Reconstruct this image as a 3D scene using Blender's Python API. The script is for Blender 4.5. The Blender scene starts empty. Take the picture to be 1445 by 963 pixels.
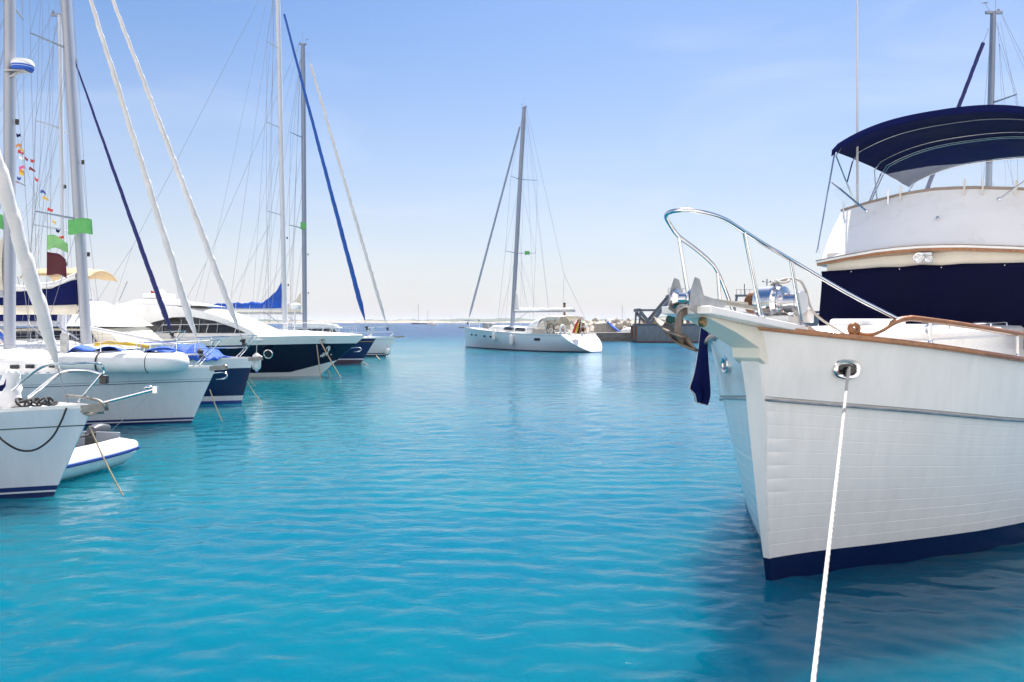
import bpy, math, random
import numpy as np
from mathutils import Vector, Matrix
R = math.radians
random.seed(7)
scene = bpy.context.scene
COL = scene.collection
# ---------------------------------------------------------------- place in metres: eye 2.3 m over the water, looking along +Y
F, CX, HY, EYE = 1100.0, 722.5, 455.0, 2.3
def W(px, py, d):
    return Vector(((px - CX) / F * d, d, EYE - (py - HY) / F * d))

# ---------------------------------------------------------------- small maths
def pchip(xs, ys):
    n = len(xs)
    h = [xs[i+1]-xs[i] for i in range(n-1)]
    dl = [(ys[i+1]-ys[i])/h[i] for i in range(n-1)]
    m = [0.0]*n
    m[0], m[-1] = dl[0], dl[-1]
    for i in range(1, n-1):
        if dl[i-1]*dl[i] <= 0: m[i] = 0.0
        else:
            w1, w2 = 2*h[i]+h[i-1], h[i]+2*h[i-1]
            m[i] = (w1+w2)/(w1/dl[i-1]+w2/dl[i])
    def f(x):
        if x <= xs[0]: return ys[0]
        if x >= xs[-1]: return ys[-1]
        i = 0
        while x > xs[i+1]: i += 1
        t = (x-xs[i])/h[i]; t2 = t*t; t3 = t2*t
        return (2*t3-3*t2+1)*ys[i]+(t3-2*t2+t)*h[i]*m[i]+(-2*t3+3*t2)*ys[i+1]+(t3-t2)*h[i]*m[i+1]
    return f
def lerp(a, b, t): return a+(b-a)*t
def smooth_path(pts, n=6, closed=False):
    P = [Vector(p) for p in pts]
    out = []
    m = len(P)
    rng = m if closed else m-1
    for i in range(rng):
        p1, p2 = P[i], P[(i+1) % m]
        p0 = P[i-1] if (i > 0 or closed) else p1*2-p2
        p3 = P[(i+2) % m] if (i+2 < m or closed) else p2*2-p1
        for k in range(n):
            t = k/n
            out.append(0.5*((2*p1)+(p2-p0)*t+(2*p0-5*p1+4*p2-p3)*t*t+(3*p1-p0-3*p2+p3)*t**3))
    if not closed: out.append(P[-1].copy())
    return out
def sag(a, b, s, n=10):
    a, b = Vector(a), Vector(b)
    return [a.lerp(b, k/n)-Vector((0, 0, s*4*(k/n)*(1-k/n))) for k in range(n+1)]

# ---------------------------------------------------------------- mesh builder
class MB:
    def __init__(s):
        s.v, s.f, s.a = [], [], []
    def add(s, vs, fs, attr=None):
        b = len(s.v)
        s.v += [tuple(v) for v in vs]
        s.a += list(attr) if attr else [0.0]*len(vs)
        s.f += [tuple(b+i for i in f) for f in fs]
        return s
    def box(s, c, size, M=None):
        c = Vector(c); x, y, z = [q/2 for q in size]
        vs = [Vector((sx*x, sy*y, sz*z)) for sz in (-1, 1) for sy in (-1, 1) for sx in (-1, 1)]
        if M is not None: vs = [M @ v for v in vs]
        vs = [v+c for v in vs]
        return s.add(vs, [(0,2,3,1),(4,5,7,6),(0,1,5,4),(2,6,7,3),(0,4,6,2),(1,3,7,5)])
    def beam(s, a, b, w, h, up=(0,0,1)):
        a, b = Vector(a), Vector(b)
        d = (b-a); L = d.length; d.normalize()
        u = Vector(up)
        if abs(d.dot(u)) > .97: u = Vector((1,0,0))
        x = d.cross(u).normalized(); z = x.cross(d)
        M = Matrix((x, d, z)).transposed()
        return s.box((a+b)/2, (w, L, h), M)
    def tube(s, pts, r, n=8, cap=True, closed=False, sq=1.0):
        P = [Vector(p) for p in pts]; m = len(P)
        rr = r if isinstance(r, (list, tuple)) else [r]*m
        vs, fs = [], []
        ref = None
        for i in range(m):
            a = P[i-1] if (i > 0 or closed) else P[i]
            b = P[(i+1) % m] if (i < m-1 or closed) else P[i]
            d = (b-a)
            if d.length < 1e-9: d = Vector((0,0,1))
            d.normalize()
            if ref is None:
                ref = Vector((0,0,1)) if abs(d.z) < .9 else Vector((0,1,0))
            x = d.cross(ref)
            if x.length < 1e-6: x = d.cross(Vector((1,0,0)))
            x.normalize(); y = x.cross(d).normalized(); ref = y
            for k in range(n):
                t = 2*math.pi*k/n
                vs.append(P[i]+x*math.cos(t)*rr[i]*sq+y*math.sin(t)*rr[i])
        rng = m if closed else m-1
        for i in range(rng):
            j = (i+1) % m
            for k in range(n):
                q = (k+1) % n
                fs.append((i*n+k, j*n+k, j*n+q, i*n+q))
        if cap and not closed:
            fs.append(tuple(range(n)))
            fs.append(tuple((m-1)*n+k for k in reversed(range(n))))
        return s.add(vs, fs)
    def spiral(s, pts, rr, K=12, pitch=.42, depth=.10, lobes=1, saw=True):
        # a round body with folds (or rope strands) winding round it
        P = [Vector(p) for p in pts]; rings = []; ref = None; run = 0.0
        for i, p in enumerate(P):
            d = (P[min(i+1, len(P)-1)]-P[max(i-1, 0)]).normalized()
            if i: run += (p-P[i-1]).length
            if ref is None: ref = Vector((0, 1, 0)) if abs(d.y) < .8 else Vector((0, 0, 1))
            x = d.cross(ref).normalized(); y = x.cross(d).normalized(); ref = y
            ring = []
            for k in range(K):
                a = 2*math.pi*k/K; ph = (run/pitch+lobes*k/K)
                q = (ph % 1.0)-.5 if saw else .5*math.cos(2*math.pi*ph)
                r = rr[i]*(1+2*depth*q)
                ring.append(p+x*math.cos(a)*r+y*math.sin(a)*r)
            rings.append(ring)
        return s.loft(rings, True, True, True)
    def loft(s, rings, closed=True, cap0=False, cap1=False, attr=None):
        n = len(rings[0]); vs, fs = [], []
        for r in rings: vs += list(r)
        for i in range(len(rings)-1):
            for k in range(n if closed else n-1):
                q = (k+1) % n
                fs.append((i*n+k, i*n+q, (i+1)*n+q, (i+1)*n+k))
        if cap0: fs.append(tuple(reversed(range(n))))
        if cap1: fs.append(tuple((len(rings)-1)*n+k for k in range(n)))
        return s.add(vs, fs, attr)
    def sheet(s, rows): return s.loft(rows, closed=False)
    def lathe(s, prof, c=(0,0,0), axis=(0,0,1), n=16):
        c, ax = Vector(c), Vector(axis).normalized()
        x = ax.orthogonal().normalized(); y = ax.cross(x)
        rings = [[c+ax*h+(x*math.cos(2*math.pi*k/n)+y*math.sin(2*math.pi*k/n))*max(r, 1e-4) for k in range(n)] for r, h in prof]
        return s.loft(rings, True, True, True)
    def ball(s, c, r, n=12, m=8):
        c = Vector(c); r = Vector(r) if not isinstance(r, (int, float)) else Vector((r, r, r))
        rings = []
        for i in range(m+1):
            a = -math.pi/2+math.pi*i/m
            ca, sa = max(math.cos(a), 1e-3), math.sin(a)
            rings.append([c+Vector((r.x*ca*math.cos(2*math.pi*k/n), r.y*ca*math.sin(2*math.pi*k/n), r.z*sa)) for k in range(n)])
        return s.loft(rings, True, True, True)
    def prism(s, poly, off):
        # polygon of 3-D points pushed along the vector off
        off = Vector(off); P = [Vector(p) for p in poly]
        return s.loft([P, [p+off for p in P]], True, True, True)
    def build(s, name, mat, parent=None, loc=None, rot=None, bevel=0, angle=38, solid=0, sub=0):
        me = bpy.data.meshes.new(name)
        me.from_pydata(s.v, [], s.f)
        me.validate()
        import bmesh
        bm = bmesh.new(); bm.from_mesh(me)
        bmesh.ops.recalc_face_normals(bm, faces=bm.faces)
        bm.to_mesh(me); bm.free()
        if any(s.a):
            at = me.attributes.new('hv', 'FLOAT', 'POINT')
            at.data.foreach_set('value', s.a)
        me.polygons.foreach_set('use_smooth', [True]*len(me.polygons))
        me.set_sharp_from_angle(angle=R(angle))
        me.materials.append(M[mat] if isinstance(mat, str) else mat)
        o = bpy.data.objects.new(name, me); COL.objects.link(o)
        if parent: o.parent = parent
        if loc is not None: o.location = loc
        if rot is not None: o.rotation_euler = rot
        if solid:
            md = o.modifiers.new('thick', 'SOLIDIFY'); md.thickness = solid; md.offset = 0
        if bevel:
            md = o.modifiers.new('edge', 'BEVEL'); md.width = bevel; md.segments = 2; md.limit_method = 'ANGLE'; md.angle_limit = R(40)
        if sub:
            md = o.modifiers.new('sub', 'SUBSURF'); md.levels = md.render_levels = sub
        return o
def thing(name, label, cat, loc=(0,0,0), rotz=0, group=None):
    o = bpy.data.objects.new(name, None); COL.objects.link(o)
    o.location = loc; o.rotation_euler = (0, 0, rotz)
    return tag(o, label, cat, group)
def tag(o, label, cat, group=None):
    o['label'] = label; o['category'] = cat
    if group: o['group'] = group
    return o
def dup(root, loc, rotz=None, label=None):
    r = root.copy(); COL.objects.link(r); r.location = loc
    if rotz is not None: r.rotation_euler = (0, 0, rotz)
    if label: r['label'] = label
    for ch in list(root.children):
        c = ch.copy(); COL.objects.link(c); c.parent = r
        for g in list(ch.children):
            d = g.copy(); COL.objects.link(d); d.parent = c
    return r

# ---------------------------------------------------------------- materials
M = {}
def nodes(name):
    m = bpy.data.materials.new(name); m.use_nodes = True
    nt = m.node_tree; b = nt.nodes['Principled BSDF']
    M[name] = m
    return m, nt, b
def N(nt, typ, **kw):
    n = nt.nodes.new(typ)
    for k, v in kw.items():
        if k.startswith('in_'): n.inputs[k[3:].replace('_', ' ')].default_value = v
        else: setattr(n, k, v)
    return n
def mat(name, col, rough=.4, metal=0., var=.10, scale=3., bump=0., bscale=40., stretch=(1,1,1), coat=0., dirt=None, dirt_amt=0., spec=.5):
    m, nt, b = nodes(name)
    L = nt.links.new
    tc = N(nt, 'ShaderNodeTexCoord'); mp = N(nt, 'ShaderNodeMapping'); mp.inputs['Scale'].default_value = stretch
    L(tc.outputs['Object'], mp.inputs['Vector'])
    nz = N(nt, 'ShaderNodeTexNoise'); nz.inputs['Scale'].default_value = scale; nz.inputs['Detail'].default_value = 5
    L(mp.outputs[0], nz.inputs['Vector'])
    mr = N(nt, 'ShaderNodeMapRange'); mr.inputs[1].default_value = .3; mr.inputs[2].default_value = .7
    mr.inputs[3].default_value = 1-var; mr.inputs[4].default_value = 1+var*.35
    L(nz.outputs['Fac'], mr.inputs[0])
    mx = N(nt, 'ShaderNodeMix', data_type='RGBA', blend_type='MULTIPLY'); mx.inputs[0].default_value = 1
    mx.inputs[6].default_value = (*col, 1)
    L(mr.outputs[0], mx.inputs[7])
    out = mx.outputs[2]
    if dirt:
        n2 = N(nt, 'ShaderNodeTexNoise'); n2.inputs['Scale'].default_value = scale*1.7; n2.inputs['Detail'].default_value = 8
        L(mp.outputs[0], n2.inputs['Vector'])
        m2 = N(nt, 'ShaderNodeMapRange'); m2.inputs[1].default_value = .5; m2.inputs[2].default_value = .72; m2.inputs[4].default_value = dirt_amt
        L(n2.outputs['Fac'], m2.inputs[0])
        x2 = N(nt, 'ShaderNodeMix', data_type='RGBA'); x2.inputs[7].default_value = (*dirt, 1)
        L(m2.outputs[0], x2.inputs[0]); L(out, x2.inputs[6]); out = x2.outputs[2]
    L(out, b.inputs['Base Color'])
    r2 = N(nt, 'ShaderNodeMapRange'); r2.inputs[3].default_value = max(rough*.75, .02); r2.inputs[4].default_value = min(rough*1.3, 1)
    L(nz.outputs['Fac'], r2.inputs[0]); L(r2.outputs[0], b.inputs['Roughness'])
    b.inputs['Metallic'].default_value = metal
    b.inputs['Specular IOR Level'].default_value = spec
    b.inputs['Coat Weight'].default_value = coat; b.inputs['Coat Roughness'].default_value = .08
    if bump:
        n3 = N(nt, 'ShaderNodeTexNoise'); n3.inputs['Scale'].default_value = bscale; n3.inputs['Detail'].default_value = 4
        L(mp.outputs[0], n3.inputs['Vector'])
        bp = N(nt, 'ShaderNodeBump'); bp.inputs['Strength'].default_value = 1; bp.inputs['Distance'].default_value = bump
        L(n3.outputs['Fac'], bp.inputs['Height']); L(bp.outputs[0], b.inputs['Normal'])
    return m
def hull_mat(name, base, bands, rough=.22, planks=0, coat=.4, grime=.10):
    """bands: (axis 'z' or 't', lo, hi, colour): painted stripes; t is the height as a share of the sheer."""
    m, nt, b = nodes(name); L = nt.links.new
    tc = N(nt, 'ShaderNodeTexCoord'); sp = N(nt, 'ShaderNodeSeparateXYZ'); L(tc.outputs['Object'], sp.inputs[0])
    at = N(nt, 'ShaderNodeAttribute'); at.attribute_name = 'hv'
    col = N(nt, 'ShaderNodeRGB'); col.outputs[0].default_value = (*base, 1); out = col.outputs[0]
    for ax, lo, hi, c in bands:
        src = sp.outputs['Z'] if ax == 'z' else at.outputs['Fac']
        if ax == 's':                                   # a line that climbs towards the bow
            ma = N(nt, 'ShaderNodeMath', operation='MULTIPLY_ADD'); L(sp.outputs['X'], ma.inputs[0]); ma.inputs[1].default_value = -.15; L(at.outputs['Fac'], ma.inputs[2])
            src = ma.outputs[0]
        g = N(nt, 'ShaderNodeMath', operation='GREATER_THAN'); L(src, g.inputs[0]); g.inputs[1].default_value = lo
        l = N(nt, 'ShaderNodeMath', operation='LESS_THAN'); L(src, l.inputs[0]); l.inputs[1].default_value = hi
        a = N(nt, 'ShaderNodeMath', operation='MULTIPLY'); L(g.outputs[0], a.inputs[0]); L(l.outputs[0], a.inputs[1])
        x = N(nt, 'ShaderNodeMix', data_type='RGBA'); L(a.outputs[0], x.inputs[0]); L(out, x.inputs[6]); x.inputs[7].default_value = (*c, 1)
        out = x.outputs[2]
    mp = N(nt, 'ShaderNodeMapping'); mp.inputs['Scale'].default_value = (5, 5, .6); L(tc.outputs['Object'], mp.inputs['Vector'])
    nz = N(nt, 'ShaderNodeTexNoise'); nz.inputs['Scale'].default_value = 1.6; nz.inputs['Detail'].default_value = 7; nz.inputs['Roughness'].default_value = .65
    L(mp.outputs[0], nz.inputs['Vector'])
    mr = N(nt, 'ShaderNodeMapRange'); mr.inputs[1].default_value = .35; mr.inputs[2].default_value = .75; mr.inputs[3].default_value = 1; mr.inputs[4].default_value = 1-grime
    L(nz.outputs['Fac'], mr.inputs[0])
    mx = N(nt, 'ShaderNodeMix', data_type='RGBA', blend_type='MULTIPLY'); mx.inputs[0].default_value = 1
    L(out, mx.inputs[6]); L(mr.outputs[0], mx.inputs[7]); out = mx.outputs[2]
    if planks:
        ml = N(nt, 'ShaderNodeMath', operation='MULTIPLY'); L(at.outputs['Fac'], ml.inputs[0]); ml.inputs[1].default_value = planks
        fr = N(nt, 'ShaderNodeMath', operation='FRACT'); L(ml.outputs[0], fr.inputs[0])
        pp = N(nt, 'ShaderNodeMath', operation='PINGPONG'); L(fr.outputs[0], pp.inputs[0]); pp.inputs[1].default_value = .5
        gm = N(nt, 'ShaderNodeMapRange'); gm.inputs[1].default_value = 0; gm.inputs[2].default_value = .06; gm.inputs[3].default_value = 0; gm.inputs[4].default_value = 1
        L(pp.outputs[0], gm.inputs[0])
        lt = N(nt, 'ShaderNodeMath', operation='GREATER_THAN'); L(at.outputs['Fac'], lt.inputs[0]); lt.inputs[1].default_value = 1.0
        mxx = N(nt, 'ShaderNodeMath', operation='MAXIMUM'); L(gm.outputs[0], mxx.inputs[0]); L(lt.outputs[0], mxx.inputs[1])
        bp = N(nt, 'ShaderNodeBump'); bp.inputs['Strength'].default_value = .9; bp.inputs['Distance'].default_value = .0032
        L(mxx.outputs[0], bp.inputs['Height']); L(bp.outputs[0], b.inputs['Normal'])
    else:
        n3 = N(nt, 'ShaderNodeTexNoise'); n3.inputs['Scale'].default_value = 1.3; L(tc.outputs['Object'], n3.inputs['Vector'])
        bp = N(nt, 'ShaderNodeBump'); bp.inputs['Strength'].default_value = .4; bp.inputs['Distance'].default_value = .02
        L(n3.outputs['Fac'], bp.inputs['Height']); L(bp.outputs[0], b.inputs['Normal'])
    L(out, b.inputs['Base Color'])
    b.inputs['Roughness'].default_value = rough; b.inputs['Coat Weight'].default_value = coat; b.inputs['Coat Roughness'].default_value = .06
    return m
def glass_mat(name, tint, alpha):
    m, nt, b = nodes(name); L = nt.links.new
    b.inputs['Base Color'].default_value = (*tint, 1); b.inputs['Roughness'].default_value = .04; b.inputs['Alpha'].default_value = alpha
    return m
WHITE = (.80, .80, .79); NAVY = (.012, .018, .075)
mat('gelcoat', (.80, .80, .78), .28, var=.05, scale=2, coat=.3, dirt=(.55,.52,.47), dirt_amt=.12)
mat('deck', (.72, .71, .68), .6, var=.08, scale=4, bump=.002, bscale=120)
mat('cream', (.78, .73, .62), .4, var=.06)
mat('steel', (.72, .72, .73), .16, 1., var=.05, scale=6)
mat('dull_steel', (.50, .49, .48), .42, .9, var=.25, scale=9, bump=.003, bscale=30)
mat('alloy', (.40, .41, .45), .38, .35, var=.10, scale=2, stretch=(3,3,.3))
mat('alloy_dark', (.24, .27, .34), .40, .35, var=.10, scale=2, stretch=(3,3,.3))
mat('mast_white', (.58, .59, .62), .35, var=.06, scale=2, stretch=(3,3,.3))
mat('wire', (.30, .31, .34), .4, .6, var=.05)
mat('teak', (.34, .14, .048), .32, var=.35, scale=5, stretch=(.8, 6, 6), coat=.35, bump=.001, bscale=30)
mat('teak_gray', (.33, .25, .20), .55, var=.3, scale=6, stretch=(1, 6, 6))
mat('navy_canvas', (.005, .009, .070), .85, var=.25, scale=1.6, bump=.012, bscale=5, spec=.1)
mat('navy_cover', (.0030, .004, .026), .9, var=.25, scale=1.2, bump=.02, bscale=2.5, spec=.10)
mat('navy_sail', (.015, .020, .13), .75, var=.3, scale=4, bump=.02, bscale=12, stretch=(1,1,.3))
mat('blue_canvas', (.008, .085, .48), .75, var=.3, scale=3, bump=.03, bscale=7)
mat('blue_sail', (.010, .095, .42), .75, var=.25, scale=4, bump=.02, bscale=12, stretch=(1,1,.3))
mat('sailcloth', (.78, .77, .75), .75, var=.10, scale=3, bump=.02, bscale=9, stretch=(1,1,.5))
mat('beige_canvas', (.62, .50, .34), .85, var=.15, bump=.02, bscale=6)
mat('tan_canvas', (.56, .40, .23), .85, var=.15, bump=.02, bscale=6)
mat('pale_canvas', (.70, .64, .54), .85, var=.18, bump=.02, bscale=6)
mat('grey_canvas', (.30, .33, .42), .85, var=.15, bump=.02, bscale=6)
mat('rope_white', (.50, .48, .45), .8, var=.18, scale=30, bump=.004, bscale=90)
mat('rope_tan', (.42, .33, .22), .9, var=.3, scale=25, bump=.004, bscale=80)
mat('rope_black', (.02, .02, .025), .7, var=.3, scale=20)
mat('black', (.012, .012, .014), .4, var=.2)
mat('rubber', (.03, .03, .035), .7, var=.2)
mat('pvc_white', (.76, .76, .75), .42, var=.08, scale=3, dirt=(.5,.48,.43), dirt_amt=.2)
mat('pvc_grey', (.22, .24, .27), .5, var=.1)
mat('cowl_grey', (.085, .09, .10), .4, var=.15)
mat('stripe_blue', (.02, .06, .30), .5, var=.1)
mat('rust', (.20, .085, .04), .85, var=.4, scale=4, dirt=(.36,.16,.06), dirt_amt=.6, bump=.01, bscale=15)
mat('anchor_iron', (.19, .155, .125), .6, .35, var=.45, scale=7, dirt=(.30,.26,.22), dirt_amt=.6, bump=.006, bscale=14)
mat('bronze', (.35, .24, .11), .35, .9, var=.3, scale=8)
mat('galvanised', (.34, .325, .30), .5, .45, var=.3, scale=9, dirt=(.36,.28,.18), dirt_amt=.35, bump=.004, bscale=14)
mat('brick_red', (.25, .03, .03), .6, var=.2)
mat('green_flag', (.11, .40, .12), .8, var=.15, scale=5)
mat('pale_green_flag', (.24, .52, .20), .8, var=.15, scale=5)
mat('burgundy', (.075, .008, .016), .8, var=.2, scale=5)
mat('red', (.55, .03, .03), .7, var=.1)
mat('yellow', (.72, .46, .04), .6, var=.15)
mat('orange', (.70, .24, .04), .6, var=.1)
mat('pink', (.70, .10, .28), .6, var=.1)
mat('purple', (.16, .09, .34), .7, var=.2)
mat('plain_blue', (.02, .10, .50), .7, var=.1)
mat('white_cloth', (.78, .78, .78), .8, var=.08)
mat('skin', (.45, .24, .15), .55, var=.1)
mat('dark_cloth', (.02, .025, .05), .85, var=.2)
mat('concrete', (.36, .34, .31), .9, var=.25, scale=.8, dirt=(.16,.15,.14), dirt_amt=.5, bump=.03, bscale=5)
mat('quay_face', (.21, .195, .175), .9, var=.35, scale=.7, stretch=(1,1,3), dirt=(.05,.055,.05), dirt_amt=.6, bump=.04, bscale=3)
mat('boulder', (.42, .38, .33), .95, var=.3, scale=.9, dirt=(.22,.19,.16), dirt_amt=.55, bump=.08, bscale=3)
mat('trawler_steel', (.10, .15, .19), .6, var=.3, scale=.5, stretch=(1,1,.25), dirt=(.22,.14,.09), dirt_amt=.55, bump=.02, bscale=2)
mat('gantry_paint', (.11, .14, .18), .6, var=.3, scale=1, dirt=(.16,.11,.08), dirt_amt=.4)
mat('net_green', (.015, .11, .10), .9, var=.4, scale=5, bump=.05, bscale=8)
glass_mat('tinted_glass', (.010, .013, .018), 1)
glass_mat('clear_sheet', (.72, .78, .86), .22)
glass_mat('window_dark', (.03, .035, .05), 1)

def wrap_mat(name, col, rough=.75, pitch=2.6, depth=.02):
    """cloth of a rolled sail: edges of the wrap wind round it as a steep spiral of folds"""
    m = mat(name, col, rough, var=.14, scale=4, bump=.012, bscale=9, stretch=(1,1,.4)); nt = m.node_tree; b = nt.nodes['Principled BSDF']; L = nt.links.new
    tc = N(nt, 'ShaderNodeTexCoord'); mp = N(nt, 'ShaderNodeMapping'); mp.inputs['Rotation'].default_value = (R(28), R(22), 0); L(tc.outputs['Object'], mp.inputs['Vector'])
    wv = N(nt, 'ShaderNodeTexWave', bands_direction='Z', wave_profile='SAW'); wv.inputs['Scale'].default_value = pitch; wv.inputs['Distortion'].default_value = 2.2; wv.inputs['Detail'].default_value = 3; wv.inputs['Detail Scale'].default_value = 1.5
    L(mp.outputs[0], wv.inputs['Vector'])
    old = b.inputs['Normal'].links[0].from_node
    bp = N(nt, 'ShaderNodeBump'); bp.inputs['Strength'].default_value = 1; bp.inputs['Distance'].default_value = depth
    L(wv.outputs['Fac'], bp.inputs['Height']); L(old.outputs[0], bp.inputs['Normal']); L(bp.outputs[0], b.inputs['Normal'])
wrap_mat('furled_white', (.66, .64, .63)); wrap_mat('furled_navy', (.015, .020, .13)); wrap_mat('furled_blue', (.010, .085, .38))
# ================================================================ light, sky, camera
SUN_EL, SUN_AZ = R(58), R(17)      # azimuth measured from +Y towards +X
w = bpy.data.worlds.new('World'); scene.world = w; w.use_nodes = True
nt = w.node_tree; bg = nt.nodes['Background']
sky = N(nt, 'ShaderNodeTexSky', sky_type='NISHITA'); sky.sun_disc = False
sky.sun_elevation = SUN_EL; sky.sun_rotation = SUN_AZ
sky.altitude = 0; sky.air_density = 1.0; sky.dust_density = 1.15; sky.ozone_density = 3.5
tint = N(nt, 'ShaderNodeMix', data_type='RGBA', blend_type='MULTIPLY'); tint.inputs[0].default_value = 1
tint.inputs[7].default_value = (.97, 1.005, 1.06, 1)
hs = N(nt, 'ShaderNodeHueSaturation'); hs.inputs['Saturation'].default_value = 1.30
nt.links.new(sky.outputs[0], hs.inputs['Color']); nt.links.new(hs.outputs[0], tint.inputs[6])
FILL_CLOUD_LO = .42
# thin high cloud, laid out over the sky directions
tcw = N(nt, 'ShaderNodeTexCoord'); mpw = N(nt, 'ShaderNodeMapping'); mpw.inputs['Scale'].default_value = (1.2, 1.2, 5)
nt.links.new(tcw.outputs['Generated'], mpw.inputs['Vector'])
nzw = N(nt, 'ShaderNodeTexNoise'); nzw.inputs['Scale'].default_value = 2.2; nzw.inputs['Detail'].default_value = 6; nzw.inputs['Distortion'].default_value = .6
nt.links.new(mpw.outputs[0], nzw.inputs['Vector'])
mrw = N(nt, 'ShaderNodeMapRange'); mrw.inputs[1].default_value = .48; mrw.inputs[2].default_value = .80; mrw.inputs[4].default_value = .20
nt.links.new(nzw.outputs['Fac'], mrw.inputs[0])
cl = N(nt, 'ShaderNodeMix', data_type='RGBA'); cl.inputs[7].default_value = (9.5, 9.5, 10.2, 1)
nt.links.new(mrw.outputs[0], cl.inputs[0]); nt.links.new(tint.outputs[2], cl.inputs[6])
# summer haze veil, thick low down and thinning upwards
spv = N(nt, 'ShaderNodeSeparateXYZ'); nt.links.new(tcw.outputs['Generated'], spv.inputs[0])
vz = N(nt, 'ShaderNodeMapRange'); vz.inputs[1].default_value = 0; vz.inputs[2].default_value = .5; vz.inputs[3].default_value = 1; vz.inputs[4].default_value = 0
nt.links.new(spv.outputs['Z'], vz.inputs[0])
vp = N(nt, 'ShaderNodeMath', operation='POWER'); nt.links.new(vz.outputs[0], vp.inputs[0]); vp.inputs[1].default_value = 1.75
vm = N(nt, 'ShaderNodeMath', operation='MULTIPLY'); nt.links.new(vp.outputs[0], vm.inputs[0]); vm.inputs[1].default_value = .85
veil = N(nt, 'ShaderNodeMix', data_type='RGBA'); veil.inputs[7].default_value = (6.4, 6.3, 6.65, 1)
nt.links.new(vm.outputs[0], veil.inputs[0]); nt.links.new(cl.outputs[2], veil.inputs[6]); cl = veil
# bright cumulus added behind the viewer, unseen, as fill light on shaded sides
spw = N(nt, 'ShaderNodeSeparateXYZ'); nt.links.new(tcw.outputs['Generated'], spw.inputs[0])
back_mask = N(nt, 'ShaderNodeMapRange', interpolation_type='SMOOTHSTEP'); back_mask.inputs[1].default_value = -.05; back_mask.inputs[2].default_value = -.55
nt.links.new(spw.outputs['Y'], back_mask.inputs[0])
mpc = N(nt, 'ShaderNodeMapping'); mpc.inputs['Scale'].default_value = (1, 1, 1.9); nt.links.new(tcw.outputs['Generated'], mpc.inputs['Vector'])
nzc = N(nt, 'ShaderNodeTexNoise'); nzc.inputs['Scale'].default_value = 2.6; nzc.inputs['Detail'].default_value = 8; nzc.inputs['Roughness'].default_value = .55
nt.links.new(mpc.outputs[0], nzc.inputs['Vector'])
fill_cloud = N(nt, 'ShaderNodeMapRange', interpolation_type='SMOOTHSTEP'); fill_cloud.inputs[1].default_value = FILL_CLOUD_LO; fill_cloud.inputs[2].default_value = FILL_CLOUD_LO+.14
nt.links.new(nzc.outputs['Fac'], fill_cloud.inputs[0])
cmk = N(nt, 'ShaderNodeMath', operation='MULTIPLY'); nt.links.new(fill_cloud.outputs[0], cmk.inputs[0]); nt.links.new(back_mask.outputs[0], cmk.inputs[1])
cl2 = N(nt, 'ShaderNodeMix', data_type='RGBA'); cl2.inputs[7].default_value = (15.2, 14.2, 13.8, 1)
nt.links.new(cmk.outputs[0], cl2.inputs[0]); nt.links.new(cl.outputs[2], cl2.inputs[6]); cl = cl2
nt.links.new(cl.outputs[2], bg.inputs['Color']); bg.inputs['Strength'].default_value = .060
sl = bpy.data.lights.new('sun', 'SUN'); sl.energy = 5.0; sl.angle = R(.53); sl.color = (1, .955, .90)
so = bpy.data.objects.new('sun', sl); COL.objects.link(so)
sd = Vector((math.sin(SUN_AZ)*math.cos(SUN_EL), math.cos(SUN_AZ)*math.cos(SUN_EL), math.sin(SUN_EL)))
so.rotation_euler = (-sd).to_track_quat('-Z', 'Y').to_euler(); so.location = (40, 60, 90)
cam = bpy.data.cameras.new('camera'); co = bpy.data.objects.new('camera', cam); COL.objects.link(co)
co.location = (0, 0, EYE); co.rotation_euler = (R(90), 0, 0)
cam.sensor_width = 36; cam.lens = F/1445*36; cam.shift_y = -(481.5-HY)/1445
cam.clip_start = .1; cam.clip_end = 20000
scene.camera = co
scene.view_settings.view_transform = 'Standard'; scene.view_settings.look = 'None'
scene.view_settings.exposure = 1.15; scene.view_settings.gamma = 1; scene.view_settings.use_curve_mapping = False
cy = scene.cycles
cy.max_bounces = 8; cy.diffuse_bounces = 3; cy.glossy_bounces = 4; cy.transparent_max_bounces = 12
cy.volume_bounces = 0; cy.sample_clamp_indirect = 8; cy.caustics_reflective = False; cy.caustics_refractive = False
cy.use_denoising = True; cy.use_adaptive_sampling = True; cy.adaptive_threshold = .015

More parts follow.
